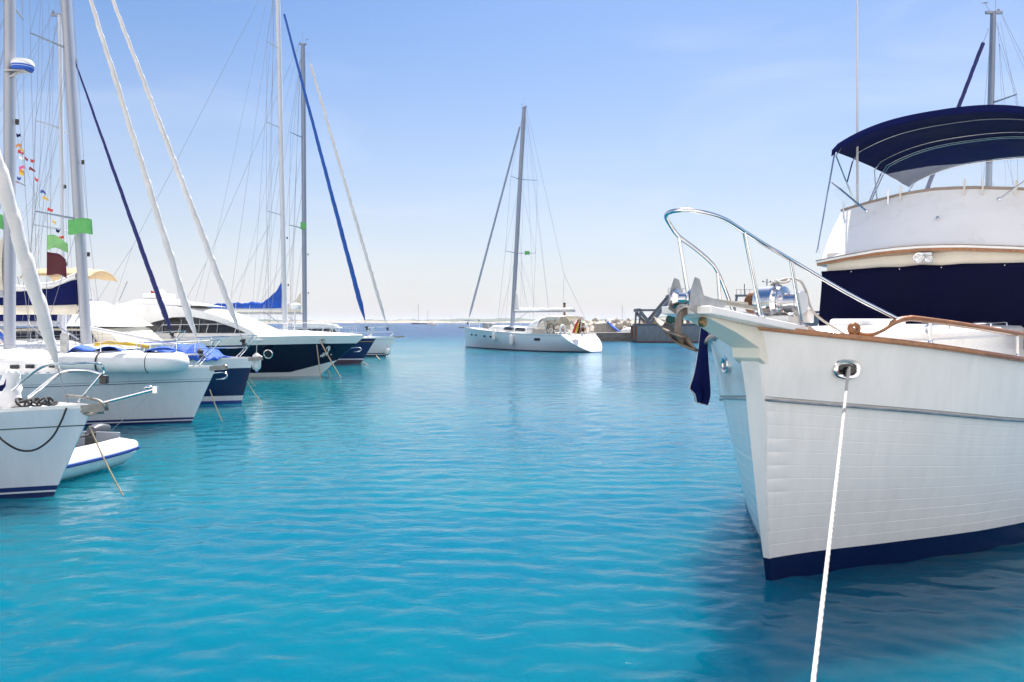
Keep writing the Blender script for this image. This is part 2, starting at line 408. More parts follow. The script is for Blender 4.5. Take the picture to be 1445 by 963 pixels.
# ================================================================ water
def make_water():
    ys = [-30, -12, -5, 0, 2]; y = 3.0
    while y < 130: ys.append(y); y += max(.04, y*.0068)
    while y < 9000: ys.append(y); y *= 1.12
    ys = np.array(ys); nx = 620
    xi = np.linspace(-1, 1, nx)
    wid = np.where(ys < 130, 16+np.maximum(ys, 0)*.95, 16+ys*.95)
    wid = np.where(ys > 130, np.maximum(wid, ys*1.6), wid)
    X = xi[None, :]*wid[:, None]; Y = np.repeat(ys[:, None], nx, 1)
    Z = np.zeros_like(X)
    rng = np.random.RandomState(3)
    step = np.maximum(.045, Y*.0068)
    for k in range(64):
        lam = .15*(8 ** (rng.rand()**1.25))
        ang = R(90)+rng.normal(0, .75)+(.25 if k % 3 else -.5)
        amp = .0050*lam**.85*(.6+.8*rng.rand())*min(1, (.36/lam)**1.25)
        kk = 2*math.pi/lam; ph = rng.rand()*6.28
        fade = np.clip((lam/step-2.2)/3, 0, 1)*np.clip((150-Y)/60, 0, 1)
        gust = .55+.45*np.sin(X*.11*rng.rand()+Y*.13*rng.rand()+ph*3)
        arg = kk*(X*math.cos(ang)+Y*math.sin(ang))+ph+.9*np.sin(X*.37/lam**.5+ph)+.7*np.sin(Y*.29/lam**.5+2*ph)
        Z += amp*fade*gust*(np.sin(arg)+.25*np.sin(2*arg+.6))
    V = np.stack([X, Y, Z], -1).reshape(-1, 3)
    ny = len(ys); idx = np.arange(ny*nx).reshape(ny, nx)
    fc = np.stack([idx[:-1, :-1], idx[:-1, 1:], idx[1:, 1:], idx[1:, :-1]], -1).reshape(-1, 4)
    me = bpy.data.meshes.new('water')
    me.vertices.add(len(V)); me.vertices.foreach_set('co', V.ravel())
    me.loops.add(len(fc)*4); me.loops.foreach_set('vertex_index', fc.ravel())
    me.polygons.add(len(fc)); me.polygons.foreach_set('loop_start', np.arange(len(fc))*4)
    me.update(calc_edges=True); me.polygons.foreach_set('use_smooth', [True]*len(fc))
    o = bpy.data.objects.new('water', me); COL.objects.link(o); o['kind'] = 'structure'
    m, nt, b = nodes('sea_water'); L = nt.links.new
    ge = N(nt, 'ShaderNodeNewGeometry'); sp = N(nt, 'ShaderNodeSeparateXYZ'); L(ge.outputs['Position'], sp.inputs[0])
    # pale sand under the harbour, deep water outside the mole
    mr = N(nt, 'ShaderNodeMapRange', interpolation_type='SMOOTHSTEP'); mr.inputs[1].default_value = 45; mr.inputs[2].default_value = 150
    L(sp.outputs['Y'], mr.inputs[0])
    n1 = N(nt, 'ShaderNodeTexNoise'); n1.inputs['Scale'].default_value = .11; n1.inputs['Detail'].default_value = 4; n1.inputs['Distortion'].default_value = .8
    L(ge.outputs['Position'], n1.inputs['Vector'])
    n1m = N(nt, 'ShaderNodeMapRange'); n1m.inputs[1].default_value = .36; n1m.inputs[2].default_value = .64; L(n1.outputs['Fac'], n1m.inputs[0])
    sand = N(nt, 'ShaderNodeMix', data_type='RGBA'); sand.inputs[6].default_value = (.0, .073, .142, 1); sand.inputs[7].default_value = (.0, .106, .150, 1)
    L(n1m.outputs[0], sand.inputs[0])
    lx = N(nt, 'ShaderNodeMapRange', interpolation_type='SMOOTHSTEP'); lx.inputs[1].default_value = 1.5; lx.inputs[2].default_value = -7; lx.inputs[4].default_value = .45; L(sp.outputs['X'], lx.inputs[0])
    gr = N(nt, 'ShaderNodeMix', data_type='RGBA'); gr.inputs[7].default_value = (.0, .118, .136, 1); L(lx.outputs[0], gr.inputs[0]); L(sand.outputs[2], gr.inputs[6]); sand = gr
    dp = N(nt, 'ShaderNodeMix', data_type='RGBA'); dp.inputs[7].default_value = (.002, .028, .088, 1)
    L(mr.outputs[0], dp.inputs[0]); L(sand.outputs[2], dp.inputs[6]); L(dp.outputs[2], b.inputs['Base Color'])
    b.inputs['Roughness'].default_value = .035; b.inputs['Subsurface Weight'].default_value = 1; b.inputs['Subsurface Radius'].default_value = (.3, 1.3, 1.5); b.inputs['Subsurface Scale'].default_value = 12; b.inputs['Specular IOR Level'].default_value = .17; b.inputs['IOR'].default_value = 1.33
    rw = N(nt, 'ShaderNodeMapRange', interpolation_type='SMOOTHSTEP'); rw.inputs[1].default_value = 12; rw.inputs[2].default_value = 120; rw.inputs[3].default_value = .045; rw.inputs[4].default_value = .26
    L(sp.outputs['Y'], rw.inputs[0]); L(rw.outputs[0], b.inputs['Roughness'])
    # ripples: cat's paws of wind over calmer patches
    gp = N(nt, 'ShaderNodeMapping'); gp.inputs['Scale'].default_value = (.16, .09, 1); gp.inputs['Rotation'].default_value = (0, 0, R(-25)); L(ge.outputs['Position'], gp.inputs['Vector'])
    gn = N(nt, 'ShaderNodeTexNoise'); gn.inputs['Scale'].default_value = 1; gn.inputs['Detail'].default_value = 3; L(gp.outputs[0], gn.inputs['Vector'])
    gm = N(nt, 'ShaderNodeMapRange', interpolation_type='SMOOTHSTEP'); gm.inputs[1].default_value = .36; gm.inputs[2].default_value = .64; gm.inputs[3].default_value = .45; gm.inputs[4].default_value = 1.25
    L(gn.outputs['Fac'], gm.inputs[0])
    prev = None
    for sc, dist, det, st, rot in ((2.1, .017, 3, (.55, 1, 1), 9), (5.2, .0095, 4, (.55, 1, 1), -17), (11, .0036, 3, (.7, 1, 1), 28), (.4, .022, 2, (.5, 1, 1), 0)):
        mp = N(nt, 'ShaderNodeMapping'); mp.inputs['Scale'].default_value = st; mp.inputs['Rotation'].default_value = (0, 0, R(rot))
        L(ge.outputs['Position'], mp.inputs['Vector'])
        nz = N(nt, 'ShaderNodeTexNoise'); nz.inputs['Scale'].default_value = sc; nz.inputs['Detail'].default_value = det
        nz.inputs['Roughness'].default_value = .5; nz.inputs['Distortion'].default_value = 1.1
        L(mp.outputs[0], nz.inputs['Vector'])
        bp = N(nt, 'ShaderNodeBump'); bp.inputs['Strength'].default_value = 1
        L(nz.outputs['Fac'], bp.inputs['Height'])
        rg = N(nt, 'ShaderNodeMapRange', interpolation_type='SMOOTHSTEP'); rg.inputs[1].default_value = 10; rg.inputs[2].default_value = 110; rg.inputs[3].default_value = dist; rg.inputs[4].default_value = dist*4
        L(sp.outputs['Y'], rg.inputs[0])
        gx = N(nt, 'ShaderNodeMath', operation='MULTIPLY'); L(rg.outputs[0], gx.inputs[0]); L(gm.outputs[0], gx.inputs[1])
        L(gx.outputs[0], bp.inputs['Distance'])
        if prev is not None: L(prev.outputs[0], bp.inputs['Normal'])
        prev = bp
    L(prev.outputs[0], b.inputs['Normal'])
    me.materials.append(m)
make_water()
# the quay the photograph was taken from
mat('quay_stone', (.60, .555, .49), .9, var=.2, scale=1.2, dirt=(.25,.23,.2), dirt_amt=.3, bump=.01, bscale=30)
pv = MB().box((4, -22, -.35), (70, 50.4, 2.1)).build('pavement', 'quay_stone', bevel=.05); pv['kind'] = 'structure'

# ================================================================ far coast
def ridge(name, y, x0, x1, hf, m, depth=260):
    mb = MB(); rows = [[], [], [], []]; n = 220
    for i in range(n+1):
        x = x0+(x1-x0)*i/n; h = max(hf(i/n, x), 0)
        rows[0].append((x, y, -1)); rows[1].append((x, y+depth*.15, h*.55)); rows[2].append((x, y+depth*.5, h)); rows[3].append((x, y+depth, -1))
    mb.sheet(rows); o = mb.build(name, m); o['kind'] = 'structure'; return o
def hn(x, s, k): return sum(math.sin(x*s*f+k*f*1.7+i)/f**.8 for i, f in enumerate((1, 2.3, 4.7, 9.1, 17.3)))
mat('far_wood', (.045, .075, .035), .95, var=.5, scale=.02)
mat('far_shore', (.27, .225, .17), .95, var=.3, scale=.03)
ridge('hills', 3300, -520, 2600, lambda t, x: (30+10*hn(x, .0028, 2)+2.5*hn(x, .03, 1))*min(1, max(0, (x+500)/900)+.12), 'far_wood')
ridge('hills', 2700, -1900, -120, lambda t, x: 11+3*hn(x, .006, 5)+1.2*hn(x, .05, 1), 'far_wood')
ridge('shore', 2300, -900, 2200, lambda t, x: 6+1.4*hn(x, .008, 3)+.9*hn(x, .06, 2), 'far_shore')
hz = MB().box((0, 2500, 14.0), (14000, 11000, 48)).build('haze', M['gelcoat'])
def make_haze():
    m = bpy.data.materials.new('haze_air'); m.use_nodes = True; nt = m.node_tree
    for n in list(nt.nodes):
        if n.type != 'OUTPUT_MATERIAL': nt.nodes.remove(n)
    v = nt.nodes.new('ShaderNodeVolumePrincipled'); v.inputs['Density'].default_value = .00008
    v.inputs['Color'].default_value = (.80, .88, 1, 1); v.inputs['Anisotropy'].default_value = .1
    nt.links.new(v.outputs[0], nt.nodes['Material Output'].inputs['Volume'])
    hz.data.materials.clear(); hz.data.materials.append(m); hz['kind'] = 'stuff'
make_haze()
# ================================================================ the trawler yacht moored on the right
TR_ROT = math.atan2(-.755, -.656); TR_O = Vector((2.28, 6.93, 0))
def T(u, v, z): return Vector((-u, v, z))            # u aft of the stem, v to port
def TW(u, v, z): return TR_O+Matrix.Rotation(TR_ROT, 3, 'Z') @ T(u, v, z)
hull_mat('trawler_hull', (.83, .80, .765), [('z', -2, .215, (.004, .006, .050))], .26, coat=.2, grime=.10)
t_zs = pchip([-.5, 0, .9, 2.25, 4, 7, 12], [2.24, 2.18, 2.075, 1.914, 1.76, 1.62, 1.72])
t_vs = pchip([-.5, 0, .5, 1.2, 2, 3, 4, 6, 9, 12], [.075, .42, .80, 1.2, 1.53, 1.82, 2.0, 2.1, 2.08, 1.85])
t_vw = pchip([0, .4, 1.15, 2.7, 4, 6, 9, 12], [.02, .20, .62, 1.42, 1.82, 2.0, 1.98, 1.7])
t_stem = pchip([-.6, 0, .785, 1.6, 2.3], [.12, 0, -.17, -.28, -.52])
t_half = pchip([-.6, 0, .9, 1.5, 2.3], [.02, .025, .045, .075, .08])
def t_zk(u): return t_zs(u)-.58
def t_side(u, z):
    u0 = t_stem(z); us = -.5+12.5*max(0, (u-u0)/(12-u0)); return max(t_vs(us)-.04+.04*min(1, max(0, (z-t_zk(us))/.58)), t_half(z))
def trawler_hull():
    mb = MB(); S = [0, .004, .012, .025, .04, .06, .085, .115, .15, .19, .235, .29, .35, .42, .5, .6, .7, .8, .9, 1]
    sides = []
    for sg in (1, -1):
        rings, att = [], []
        for s in S:
            row = []; 
            def pt(z, v, a):
                u0 = t_stem(z); u = u0+s*(12.0-u0)
                v = max(v, t_half(z)*(1 if s < .5 else 0))
                row.append(T(u, sg*v, z)); att.append(a)
            us = -.5+s*12.5; uw = s*12
            vs, vw = t_vs(us), t_vw(uw); zk = t_zk(us); zt = t_zs(us); vk = vs-.04
            pt(-.6, vw*.25, 0.0); pt(-.25, vw*.8, 0.0); pt(0, vw, .0); pt(.10, vw+.02*(vk-vw), .0); pt(.214, vw+.06*(vk-vw), .0)
            for j in range(1, 13):
                zc = .216+(zk-.216)*j/12
                for dz, din in (((-.083*(zk-.216)/2, 0), (-.0042, 0), (0, .0024), (.0042, 0)) if j < 12 else ((0, 0),)):
                    z = zc+dz; q = (z/zk)**1.25
                    pt(z, vw+(vk-.028-vw)*q-din, .5)
            pt(zk+.012, vk, 1.2); pt(zk+.2, vk+.012, 1.3); pt(zk+.4, vk+.026, 1.4); pt(zt, vs, 1.5)
            rings.append(row)
        sides.append((rings, att))
    for rings, att in sides: mb.loft(rings, False, attr=att)
    # plumb stem face and transom
    for end in (0, -1):
        a, b = sides[0][0][end], sides[1][0][end]
        mb.loft([a, b], False, attr=[(1.3 if end == 0 else 1.3)]*(len(a)*2))
    return mb
tr = thing('trawler_yacht', 'white trawler yacht with navy bimini, teak rails and planked bow, large on the right', 'motor yacht', TR_O, TR_ROT)
hull = trawler_hull().build('hull', 'trawler_hull', tr, angle=16)
def sheer_pts(u0, u1, n, dv=0, dz=0, sg=1): return [T(u, sg*(t_vs(u)+dv), t_zs(u)+dz) for u in [u0+(u1-u0)*i/n for i in range(n+1)]]
# rub strips on the knuckle
for sg in (1, -1):
    us = [-.26+(12.2)*(i/60)**1.6 for i in range(61)]
    MB().tube([T(u, sg*(t_side(u, t_zk(u))-.004), t_zk(u)+.004) for u in us], .013, 6).build('rub_strip', 'dull_steel', hull)
# main deck inside the bulwark
mb = MB(); mb.loft([[T(u, k/6*max(t_side(u, t_zs(u)-.42)-.05, .0), t_zs(u)-.42+.03*(1-abs(k)/6)) for k in range(-6, 7)] for u in [-.30+12.25*(i/30)**1.3 for i in range(31)]], False)
mb.build('deck', 'deck', tr)
mb = MB()
for sg in (1, -1):
    us = [-.30+12.25*(i/30)**1.3 for i in range(31)]
    mb.loft([[T(u, sg*max(t_side(u, t_zs(u)-h)-.05, .01), t_zs(u)-h) for h in (.44, .2, 0)] for u in us], False)
mb.build('bulwark', 'gelcoat', tr)
# teak cap rail, both sides
for sg in (1, -1):
    us = [-.50+12.5*(i/60)**1.5 for i in range(61)]
    rings = []
    for u in us:
        vo = t_vs(u)+.028; vi = max(t_vs(u)-.07, .0); z = t_zs(u)
        rings.append([T(u, sg*vi, z-.002), T(u, sg*vo, z-.002), T(u, sg*(vo+.012), z+.022), T(u, sg*vo, z+.046), T(u, sg*vi, z+.046)])
    MB().loft(rings, True, True, True).build('cap_rail', 'teak', tr, angle=50)
# bow platform
def plat_z(u): return 2.42-.10*(u+1.51)+.0
pl_out = [(-1.51, .205), (-1.2, .23), (-.8, .26), (-.4, .30), (0, .33), (.25, .30)]
mb = MB(); rings = []
for u, v in pl_out:
    z = plat_z(u)
    if u < -1.15:                                    # the two prongs either side of the anchor roller
        pass
    rings.append([T(u, -v, z-.057), T(u, v, z-.057), T(u, v, z), T(u, -v, z)])
mb.loft(rings, True, True, True).build('bow_platform', 'gelcoat', tr, bevel=.008)
# raking support under the platform, down to the stem
mb = MB(); hw = .125
prof = [(-1.38, plat_z(-1.38)-.058), (.1, plat_z(.1)-.058), (.1, 2.02), (-.36, 1.95), (-.46, 2.00), (-.475, 2.085), (-.9, 2.215)]
for sg in (1,):
    a = [T(u, -hw*(.75 if u < -1 else 1), z) for u, z in prof]; b = [T(u, hw*(.75 if u < -1 else 1), z) for u, z in prof]
    mb.loft([a, b], True, True, True)
mb.build('platform_support', 'cream', tr, bevel=.006)
# roller cheeks, roller
mb = MB()
for v in (-.085, .085):
    poly = [T(-1.62, v, 2.40), T(-1.50, v, 2.36), T(-1.05, v, 2.42), T(-1.02, v, 2.45), T(-1.40, v, 2.50), T(-1.47, v, 2.62), T(-1.53, v, 2.63), T(-1.60, v, 2.52)]
    mb.prism(poly, T(0, .008, 0))
cheek = mb.build('anchor_cheek', 'dull_steel', tr)
MB().lathe([(.0, -.075), (.075, -.075), (.075, -.06), (.045, -.03), (.045, .03), (.075, .06), (.075, .075), (0, .075)], T(-1.53, 0, 2.475), T(0, 1, 0), 20).build('roller', 'steel', cheek)
MB().beam(T(-1.1, 0, 2.47), T(.0, 0, 2.40), .05, .03).build('chain', 'galvanised', tr)
# bow rail
BR = [T(.70, .88, 2.33), T(.25, .60, 2.55), T(-.27, .31, 2.82), T(-.72, .27, 2.92), T(-1.05, .25, 2.995), T(-1.35, .215, 3.07), T(-1.57, .13, 3.105), T(-1.645, 0, 3.115),
      T(-1.57, -.13, 3.10), T(-1.35, -.215, 3.05), T(-1.157, -.25, 2.985), T(-.85, -.268, 2.91), T(-.6, -.274, 2.83), T(-.42, -.28, 2.74), T(-.1, -.318, 2.48), T(.06, -.33, 2.31)]
br = MB().tube(smooth_path(BR, 7), .0165, 10).build('bow_rail', 'steel', tr)
for a, b in ((T(-1.05, .25, 2.99), T(-.72, .245, 2.34)), (T(-.27, .305, 2.82), T(.0, .30, 2.26)), (T(-1.157, -.25, 2.98), T(-1.05, -.2, 2.37)), (T(-.42, -.28, 2.73), T(-.35, -.28, 2.31))):
    st = MB().tube([a, b], .0155, 10).lathe([(.032, 0), (.032, .012), (.02, .03)], b, (0, 0, 1), 12); st.build('stanchion', 'steel', br)
# windlass: capstan drums on a cross axle, warp wound round it
wl = MB(); c = T(.10, .02, 2.475); ax = T(-.12, 1, .0)
wl.lathe([(0, -.26), (.05, -.26), (.05, -.16), (.135, -.15), (.155, -.12), (.155, .0), (.165, .01), (.165, .035), (.15, .045), (.14, .07), (.145, .09), (.09, .11), (.088, .22), (.10, .235), (.10, .262), (0, .262)], c, ax, 28)
wlo = wl.build('windlass', 'steel', tr, angle=25)
MB().box(T(.12, .02, 2.30), (.30, .34, .12)).box(T(.25, .22, 2.36), (.14, .14, .13)).build('windlass_base', 'gelcoat', wlo, bevel=.015)
mb = MB()
axn = ax.normalized(); xx = axn.orthogonal().normalized(); yy = axn.cross(xx)
pts = []
for i in range(120):
    t = i/12*2*math.pi/1.0; rr = .075+.012*math.sin(i*.7)
    pts.append(c+axn*(-.25+.10*i/120)+xx*math.cos(t)*rr+yy*math.sin(t)*rr)
mb.tube(pts, .014, 6).build('warp_turns', 'rust', wlo)
rp = MB()
rp.tube(smooth_path([c+T(.0, -.02, .16), c+T(-.05, .02, .20), c+T(-.1, .1, .17), c+T(-.03, .14, .19), c+T(.05, .08, .21), c+T(.02, .2, .20), c+T(.05, .25, .12), c+T(.15, .3, -.1), c+T(.4, .5, -.30)], 6), .011, 7)
rp.tube(smooth_path([c+T(.02, -.05, .165), c+T(.07, .05, .19), c+T(.0, .10, .21), c+T(-.08, .03, .18), c+T(.03, -.02, .2), c+T(.1, .0, .15)], 6), .012, 7)
rp.tube(smooth_path([T(.05, .33, 2.27), T(.2, .40, 2.19), T(.42, .52, 2.16), T(.6, .66, 2.10), T(.75, .60, 1.9)], 6), .011, 7)
rp.tube(smooth_path([T(.05, .30, 2.28), T(.22, .36, 2.20), T(.5, .48, 2.15), T(.66, .60, 2.08), T(.85, .5, 1.8)], 6), .011, 7)
tag(rp.build('deck_rope', 'rope_white', None, TR_O, (0, 0, TR_ROT)), 'off-white rope looped over the steel windlass on the trawler bow', 'rope')
MB().beam(T(-.95, -.10, 2.47), T(-.12, -.16, 2.46), .05, .035).build('tie_bar', 'pale_canvas', tr)
# hawse pipes through the bulwark
for sg in (1, -1):
    u = .33; sl = (t_side(u+.1, 1.89)-t_side(u-.1, 1.89))/.2
    ctr = T(u, sg*(t_side(u, 1.89)+.006), 1.892); tg = T(1, sg*sl, -.12).normalized(); nrm = T(-sl, sg*1, -.05).normalized(); up = nrm.cross(tg).normalized()
    if up.z < 0: up = -up
    n = 40; mb = MB(); rings = []
    for (ra, rb, off) in ((.128, .088, -.01), (.128, .088, .010), (.118, .078, .022), (.092, .056, .018), (.078, .042, -.01), (.072, .038, -.035)):
        ring = []
        for k in range(n):
            a = 2*math.pi*k/n; ca, sa = math.cos(a), math.sin(a); e = .75
            ring.append(ctr+tg*ra*math.copysign(abs(ca)**e, ca)+up*rb*math.copysign(abs(sa)**e, sa)+nrm*off)
        rings.append(ring)
    hp = mb.loft(rings, True).build('hawse_pipe', 'steel', tr)
    mb = MB(); mb.loft([[ctr+(tg*.085*math.cos(2*math.pi*k/24)+up*.05*math.sin(2*math.pi*k/24))+nrm*.006 for k in range(24)]]*1+[[ctr+nrm*.006+(tg*.002*math.cos(2*math.pi*k/24)+up*.002*math.sin(2*math.pi*k/24)) for k in range(24)]], True)
    mb.build('opening', 'tinted_glass', hp)
    if sg == 1: HAWSE = TR_O+Matrix.Rotation(TR_ROT, 3, 'Z') @ (ctr+nrm*.03+up*-.01)
# teak hand rail with a scrolled end, posts
def hr(u, dz): return T(u, t_vs(u)-.04, t_zs(u)+dz)
HRL = [(.345, .066), (.40, .056), (.47, .075), (.555, .123), (.64, .185), (.71, .223), (.80, .247), (.88, .254), (1.4, .262), (2.2, .27), (3.2, .28), (4.5, .30), (6.5, .32), (9, .32)]
rings = []
path = smooth_path([hr(u, z) for u, z in HRL], 6)
hrl = MB().tube(path, [.020+.006*min(1, i/30) for i in range(len(path))], 10, sq=1.35).build('hand_rail', 'teak', tr)
sc = []
for i in range(34):
    a = -math.pi/2-i/33*math.pi*2.6; r = .052*(1-.62*i/33)
    q = hr(.325, .050); tgd = (hr(.42, .055)-hr(.22, .055)).normalized()
    sc.append(q+tgd*math.cos(a)*r*1.0+Vector((0, 0, 1))*(math.sin(a)*r+.05-.0))
MB().tube(sc, .019, 8, sq=1.5).build('scroll', 'teak', hrl)
for u in (1.02, 2.22, 3.6, 5, 6.5, 8):
    MB().tube([hr(u, .04), hr(u, .26)], .014, 8).lathe([(.026, 0), (.026, .01), (.016, .03)], hr(u, .045), (0, 0, 1), 12).build('rail_post', 'steel', hrl)
# fore trunk
tk = [(.95, .0), (1.0, .35), (1.35, .72), (1.75, .92), (3.2, 1.08), (5.6, 1.2)]
def plan(pts, z, off=0): return [T(u, -(v+off), z(u) if callable(z) else z) for u, v in reversed(pts)]+[T(u, v+off, z(u) if callable(z) else z) for u, v in pts[1:] ]
ztk = lambda u: 2.20+.010*u
mb = MB(); mb.loft([plan(tk, 1.60), plan(tk, lambda u: ztk(u)-.03), plan([(u+.03, max(v-.03, 0)) for u, v in tk], ztk), plan([(u+.4, v*.5) for u, v in tk], lambda u: ztk(u)+.03), plan([(u+.8, v*.05) for u, v in tk], lambda u: ztk(u)+.035)], True)
trunk = mb.build('fore_cabin', 'gelcoat', tr, angle=45)
mb = MB(); mb.tube([p+Vector((0, 0, -.10)) for p in plan([(u-.012, v+.006) for u, v in tk], ztk)][1:], .012, 6); mb.build('trim', 'gelcoat', trunk)
mb = MB(); mb.loft([[T(u, v0, z) for u, v0 in ((2.75, -.42), (2.75, .12), (4.0, .12), (4.0, -.42))] for z in (2.2, 2.34)], True, True, True)
mb.build('hatch_cushion', 'white_cloth', tr, bevel=.04)
for a, b, z in ((1.75, 3.3, .05), (3.5, 5.1, .05)):
    va = lambda u: .80+.05*u-.02
    MB().tube(smooth_path([T(a, va(a), ztk(a)+.0), T(a+.05, va(a), ztk(a)+z), T((a+b)/2, va((a+b)/2), ztk(a)+z+.008), T(b-.05, va(b), ztk(b)+z), T(b, va(b), ztk(b))], 5), .013, 8).tube([T((a+b)/2, va((a+b)/2), ztk(a)), T((a+b)/2, va((a+b)/2), ztk(a)+z)], .011, 8).build('grab_rail', 'steel', tr)
MB().beam(T(1.55, 1.02, 1.99), T(2.25, 1.10, 1.985), .03, .045).build('boat_hook', 'pvc_white', tr)
# wheelhouse
hp_ = [(5.25, 0), (5.25, .50), (5.55, 1.40), (7.5, 1.47), (9.6, 1.45)]
mb = MB(); mb.loft([plan(hp_, 1.5), plan(hp_, 3.36)], True, True, True)
wh = mb.build('wheelhouse', 'cream', tr)
cvp = [(5.22, 0), (5.21, .26), (5.22, .51), (5.36, .97), (5.49, 1.44), (5.56, 1.46), (6.2, 1.50), (7.0, 1.53)]
mb = MB(); rows = []
for j in range(13):
    t = j/12; z = lerp(3.10, 1.95, t); row = []
    pl_ = plan(cvp, z); nn = len(pl_)
    for k, p in enumerate(pl_):
        kk = k/(nn-1)
        zz = z-(.02*abs(math.sin(kk*math.pi*6)) if j == 0 else 0)
        bulge = .02+.035*t+.014*math.sin(kk*19+t*5)+.010*math.sin(kk*43-t*3)
        dirn = Vector((p.x+7.2, p.y, 0)).normalized()
        row.append(Vector((p.x, p.y, zz))+dirn*bulge)
    rows.append(row)
cov = mb.sheet(rows).build('windscreen_cover', 'navy_cover', tr, solid=.006)
for k, p in enumerate(rows[0]):
    if k % 2 == 0: MB().ball(p+Vector((.012, 0, -.03)), .011, 8, 5).build('snap_stud', 'steel', cov)
for sg in (1, -1):
    for u in (7.2, 8.4):
        MB().box(T(u+.45, sg*1.475, 2.66), (.95, .03, .55)).build('side_window', 'window_dark', tr, bevel=.01)
# brow: moulding, teak strip, eyebrow
def brow(off, z0, z1, dz=.0):
    pts = [(5.03, 0), (5.04, .28), (5.07, .56), (5.30, 1.06), (5.52, 1.56), (7.5, 1.62), (9.7, 1.6)]
    def zz(zb): return lambda u, v: zb-.055*abs(v)**1.5
    def ring(zb, o):
        r = [(u-(o if u < 7 else 0), v+(o if v > 1 else 0)) for u, v in pts]
        return [T(u, -v, zb-.050*v**1.6) for u, v in reversed(r)]+[T(u, v, zb-.050*v**1.6) for u, v in r[1:]]
    return MB().loft([ring(z0, off), ring(z1, off)], True, True, True)
bro = brow(0, 3.318, 3.352).build('brow', 'gelcoat', tr, bevel=.006)
brow(-.012, 3.278, 3.317).build('brow_trim', 'teak', bro)
brow(.004, 3.353, 3.364).build('brow_edge', 'teak_gray', bro)
# flybridge coaming
fb_lo = [(5.14, 0), (5.16, .28), (5.19, .55), (5.36, 1.02), (5.56, 1.49), (7.5, 1.55), (9.4, 1.55)]
fb_hi = [(5.98, 0), (5.985, .27), (6.0, .52), (6.14, .98), (6.30, 1.43), (7.5, 1.48), (9.3, 1.5)]
zlo = lambda v: 3.365-.050*v**1.6; zhi = lambda v: 4.235-.085*v**1.4
def fring(pts, zf, di=0, dz=0):
    r = [(u+di, max(v-di*.7, 0)) for u, v in pts]
    return [T(u, -v, zf(v)+dz) for u, v in reversed(r)]+[T(u, v, zf(v)+dz) for u, v in r[1:]]
mb = MB(); mid = [((a[0]+b[0])/2-.03, (a[1]+b[1])/2+.015) for a, b in zip(fb_lo, fb_hi)]
mb.loft([fring(fb_lo, zlo), fring(mid, lambda v: (zlo(v)+zhi(v))/2), fring(fb_hi, zhi), fring(fb_hi, zhi, .05), fring(fb_lo, zlo, .25, .02)], False)
fb = mb.build('flybridge', 'gelcoat', tr, angle=14)
mb = MB(); mb.loft([fring(fb_lo, zlo, .0, .03)[0:1]+fring(fb_lo, zlo, .02, .03)[1:-1]+fring(fb_lo, zlo, .0, .03)[-1:]], True, True); mb.build('flybridge_floor', 'deck', fb)
mb = MB(); P = fring(fb_hi, zhi, .02, .02); mb.tube(P, .026, 8, sq=1.3).build('coaming_trim', 'teak_gray', fb)
gl = MB(); rows = []
for t in (0, .5, 1):
    row = []
    for p in fring(fb_hi, zhi, .01, .03):
        h = .30 if p.x > -6.6 else max(.30*(1-(-p.x-6.6)/2.2), .04)
        d = Vector((p.x+7.6, p.y*.9, 0)).normalized()
        row.append(p+d*.20*t+Vector((0, 0, h*t)))
    rows.append(row)
gl.sheet(rows).build('windscreen', 'clear_sheet', fb)
for i, v in enumerate((-1.35, -.62, -.44, .40, .62, 1.0)):
    u = 5.98+max(0, (abs(v)-.5))*.33
    MB().beam(T(u-.10, v, zhi(abs(v))-.11), T(u-.06, v*1.01, zhi(abs(v))+.13), .022, .012).build('screen_clip', 'steel' if v < -.5 else 'pale_canvas', fb)
MB().lathe([(0, 0), (.025, 0), (.022, .03), (0, .035)], T(5.50, .15, 3.76), T(-1, 0, .9), 12).build('fitting', 'steel', fb)
# horns under the brow
hn_ = MB().lathe([(.015, -.12), (.022, 0), (.035, .05), (.066, .10), (.070, .105), (.058, .10), (.02, .03), (.0, .02)], T(5.06, .03, 3.185), T(-1, .05, -.05), 20)
hn_.lathe([(.012, -.12), (.018, 0), (.028, .04), (.048, .085), (.052, .09), (.042, .085), (.015, .03), (0, .02)], T(5.06, .155, 3.16), T(-1, .05, -.05), 20)
hn_.box(T(5.15, .08, 3.24), (.10, .16, .04)); hn_.build('horn', 'steel', tr)
# bimini
bim_u0, bim_u1, bw_ = 6.05, 10.6, 1.5
def bz(u, v): 
    e = abs(v)/bw_
    return 5.10+.33*(1-e**2.6)+.05*math.sin(max(0, min(1, (u-bim_u0)/(bim_u1-bim_u0)))*math.pi)
mb = MB(); rows = []
us = [6.05, 6.08, 6.5, 6.9, 7.3, 7.7, 8.1, 8.5, 8.9, 9.3, 9.7, 10.1, 10.4, 10.6]
for i, u in enumerate(us):
    row = []
    for k in range(-16, 17):
        v = bw_*k/16; z = bz(u, v)
        if i == 0: z -= .10
        if abs(k) == 16: z -= .04
        z -= .012*math.sin((u-6.25)/.85*math.pi)**2
        row.append(T(u, v, z))
    rows.append(row)
can = mb.sheet(rows).build('bimini', 'navy_canvas', tr, solid=.014)
def bow_tube(u0, uf, zf, drop=.05, r=.0125, vf=1.5):
    pts = [T(uf, -vf, zf), T(u0, -1.46, bz(u0, 1.40)-.18)]
    arc = [T(u0, v, bz(u0, abs(v))-drop) for v in [-1.36+2.72*k/20 for k in range(21)]]
    pts += arc+[T(u0, 1.46, bz(u0, 1.40)-.18), T(uf, vf, zf)]
    MB().tube(pts, r, 8).build('bimini_bow', 'steel', can)
bow_tube(6.14, 7.5, 4.13); bow_tube(6.95, 6.7, 4.62, vf=1.47); bow_tube(8.15, 8.6, 4.15); bow_tube(8.55, 7.6, 4.13); bow_tube(8.68, 8.0, 4.4); bow_tube(10.5, 9.9, 4.3)
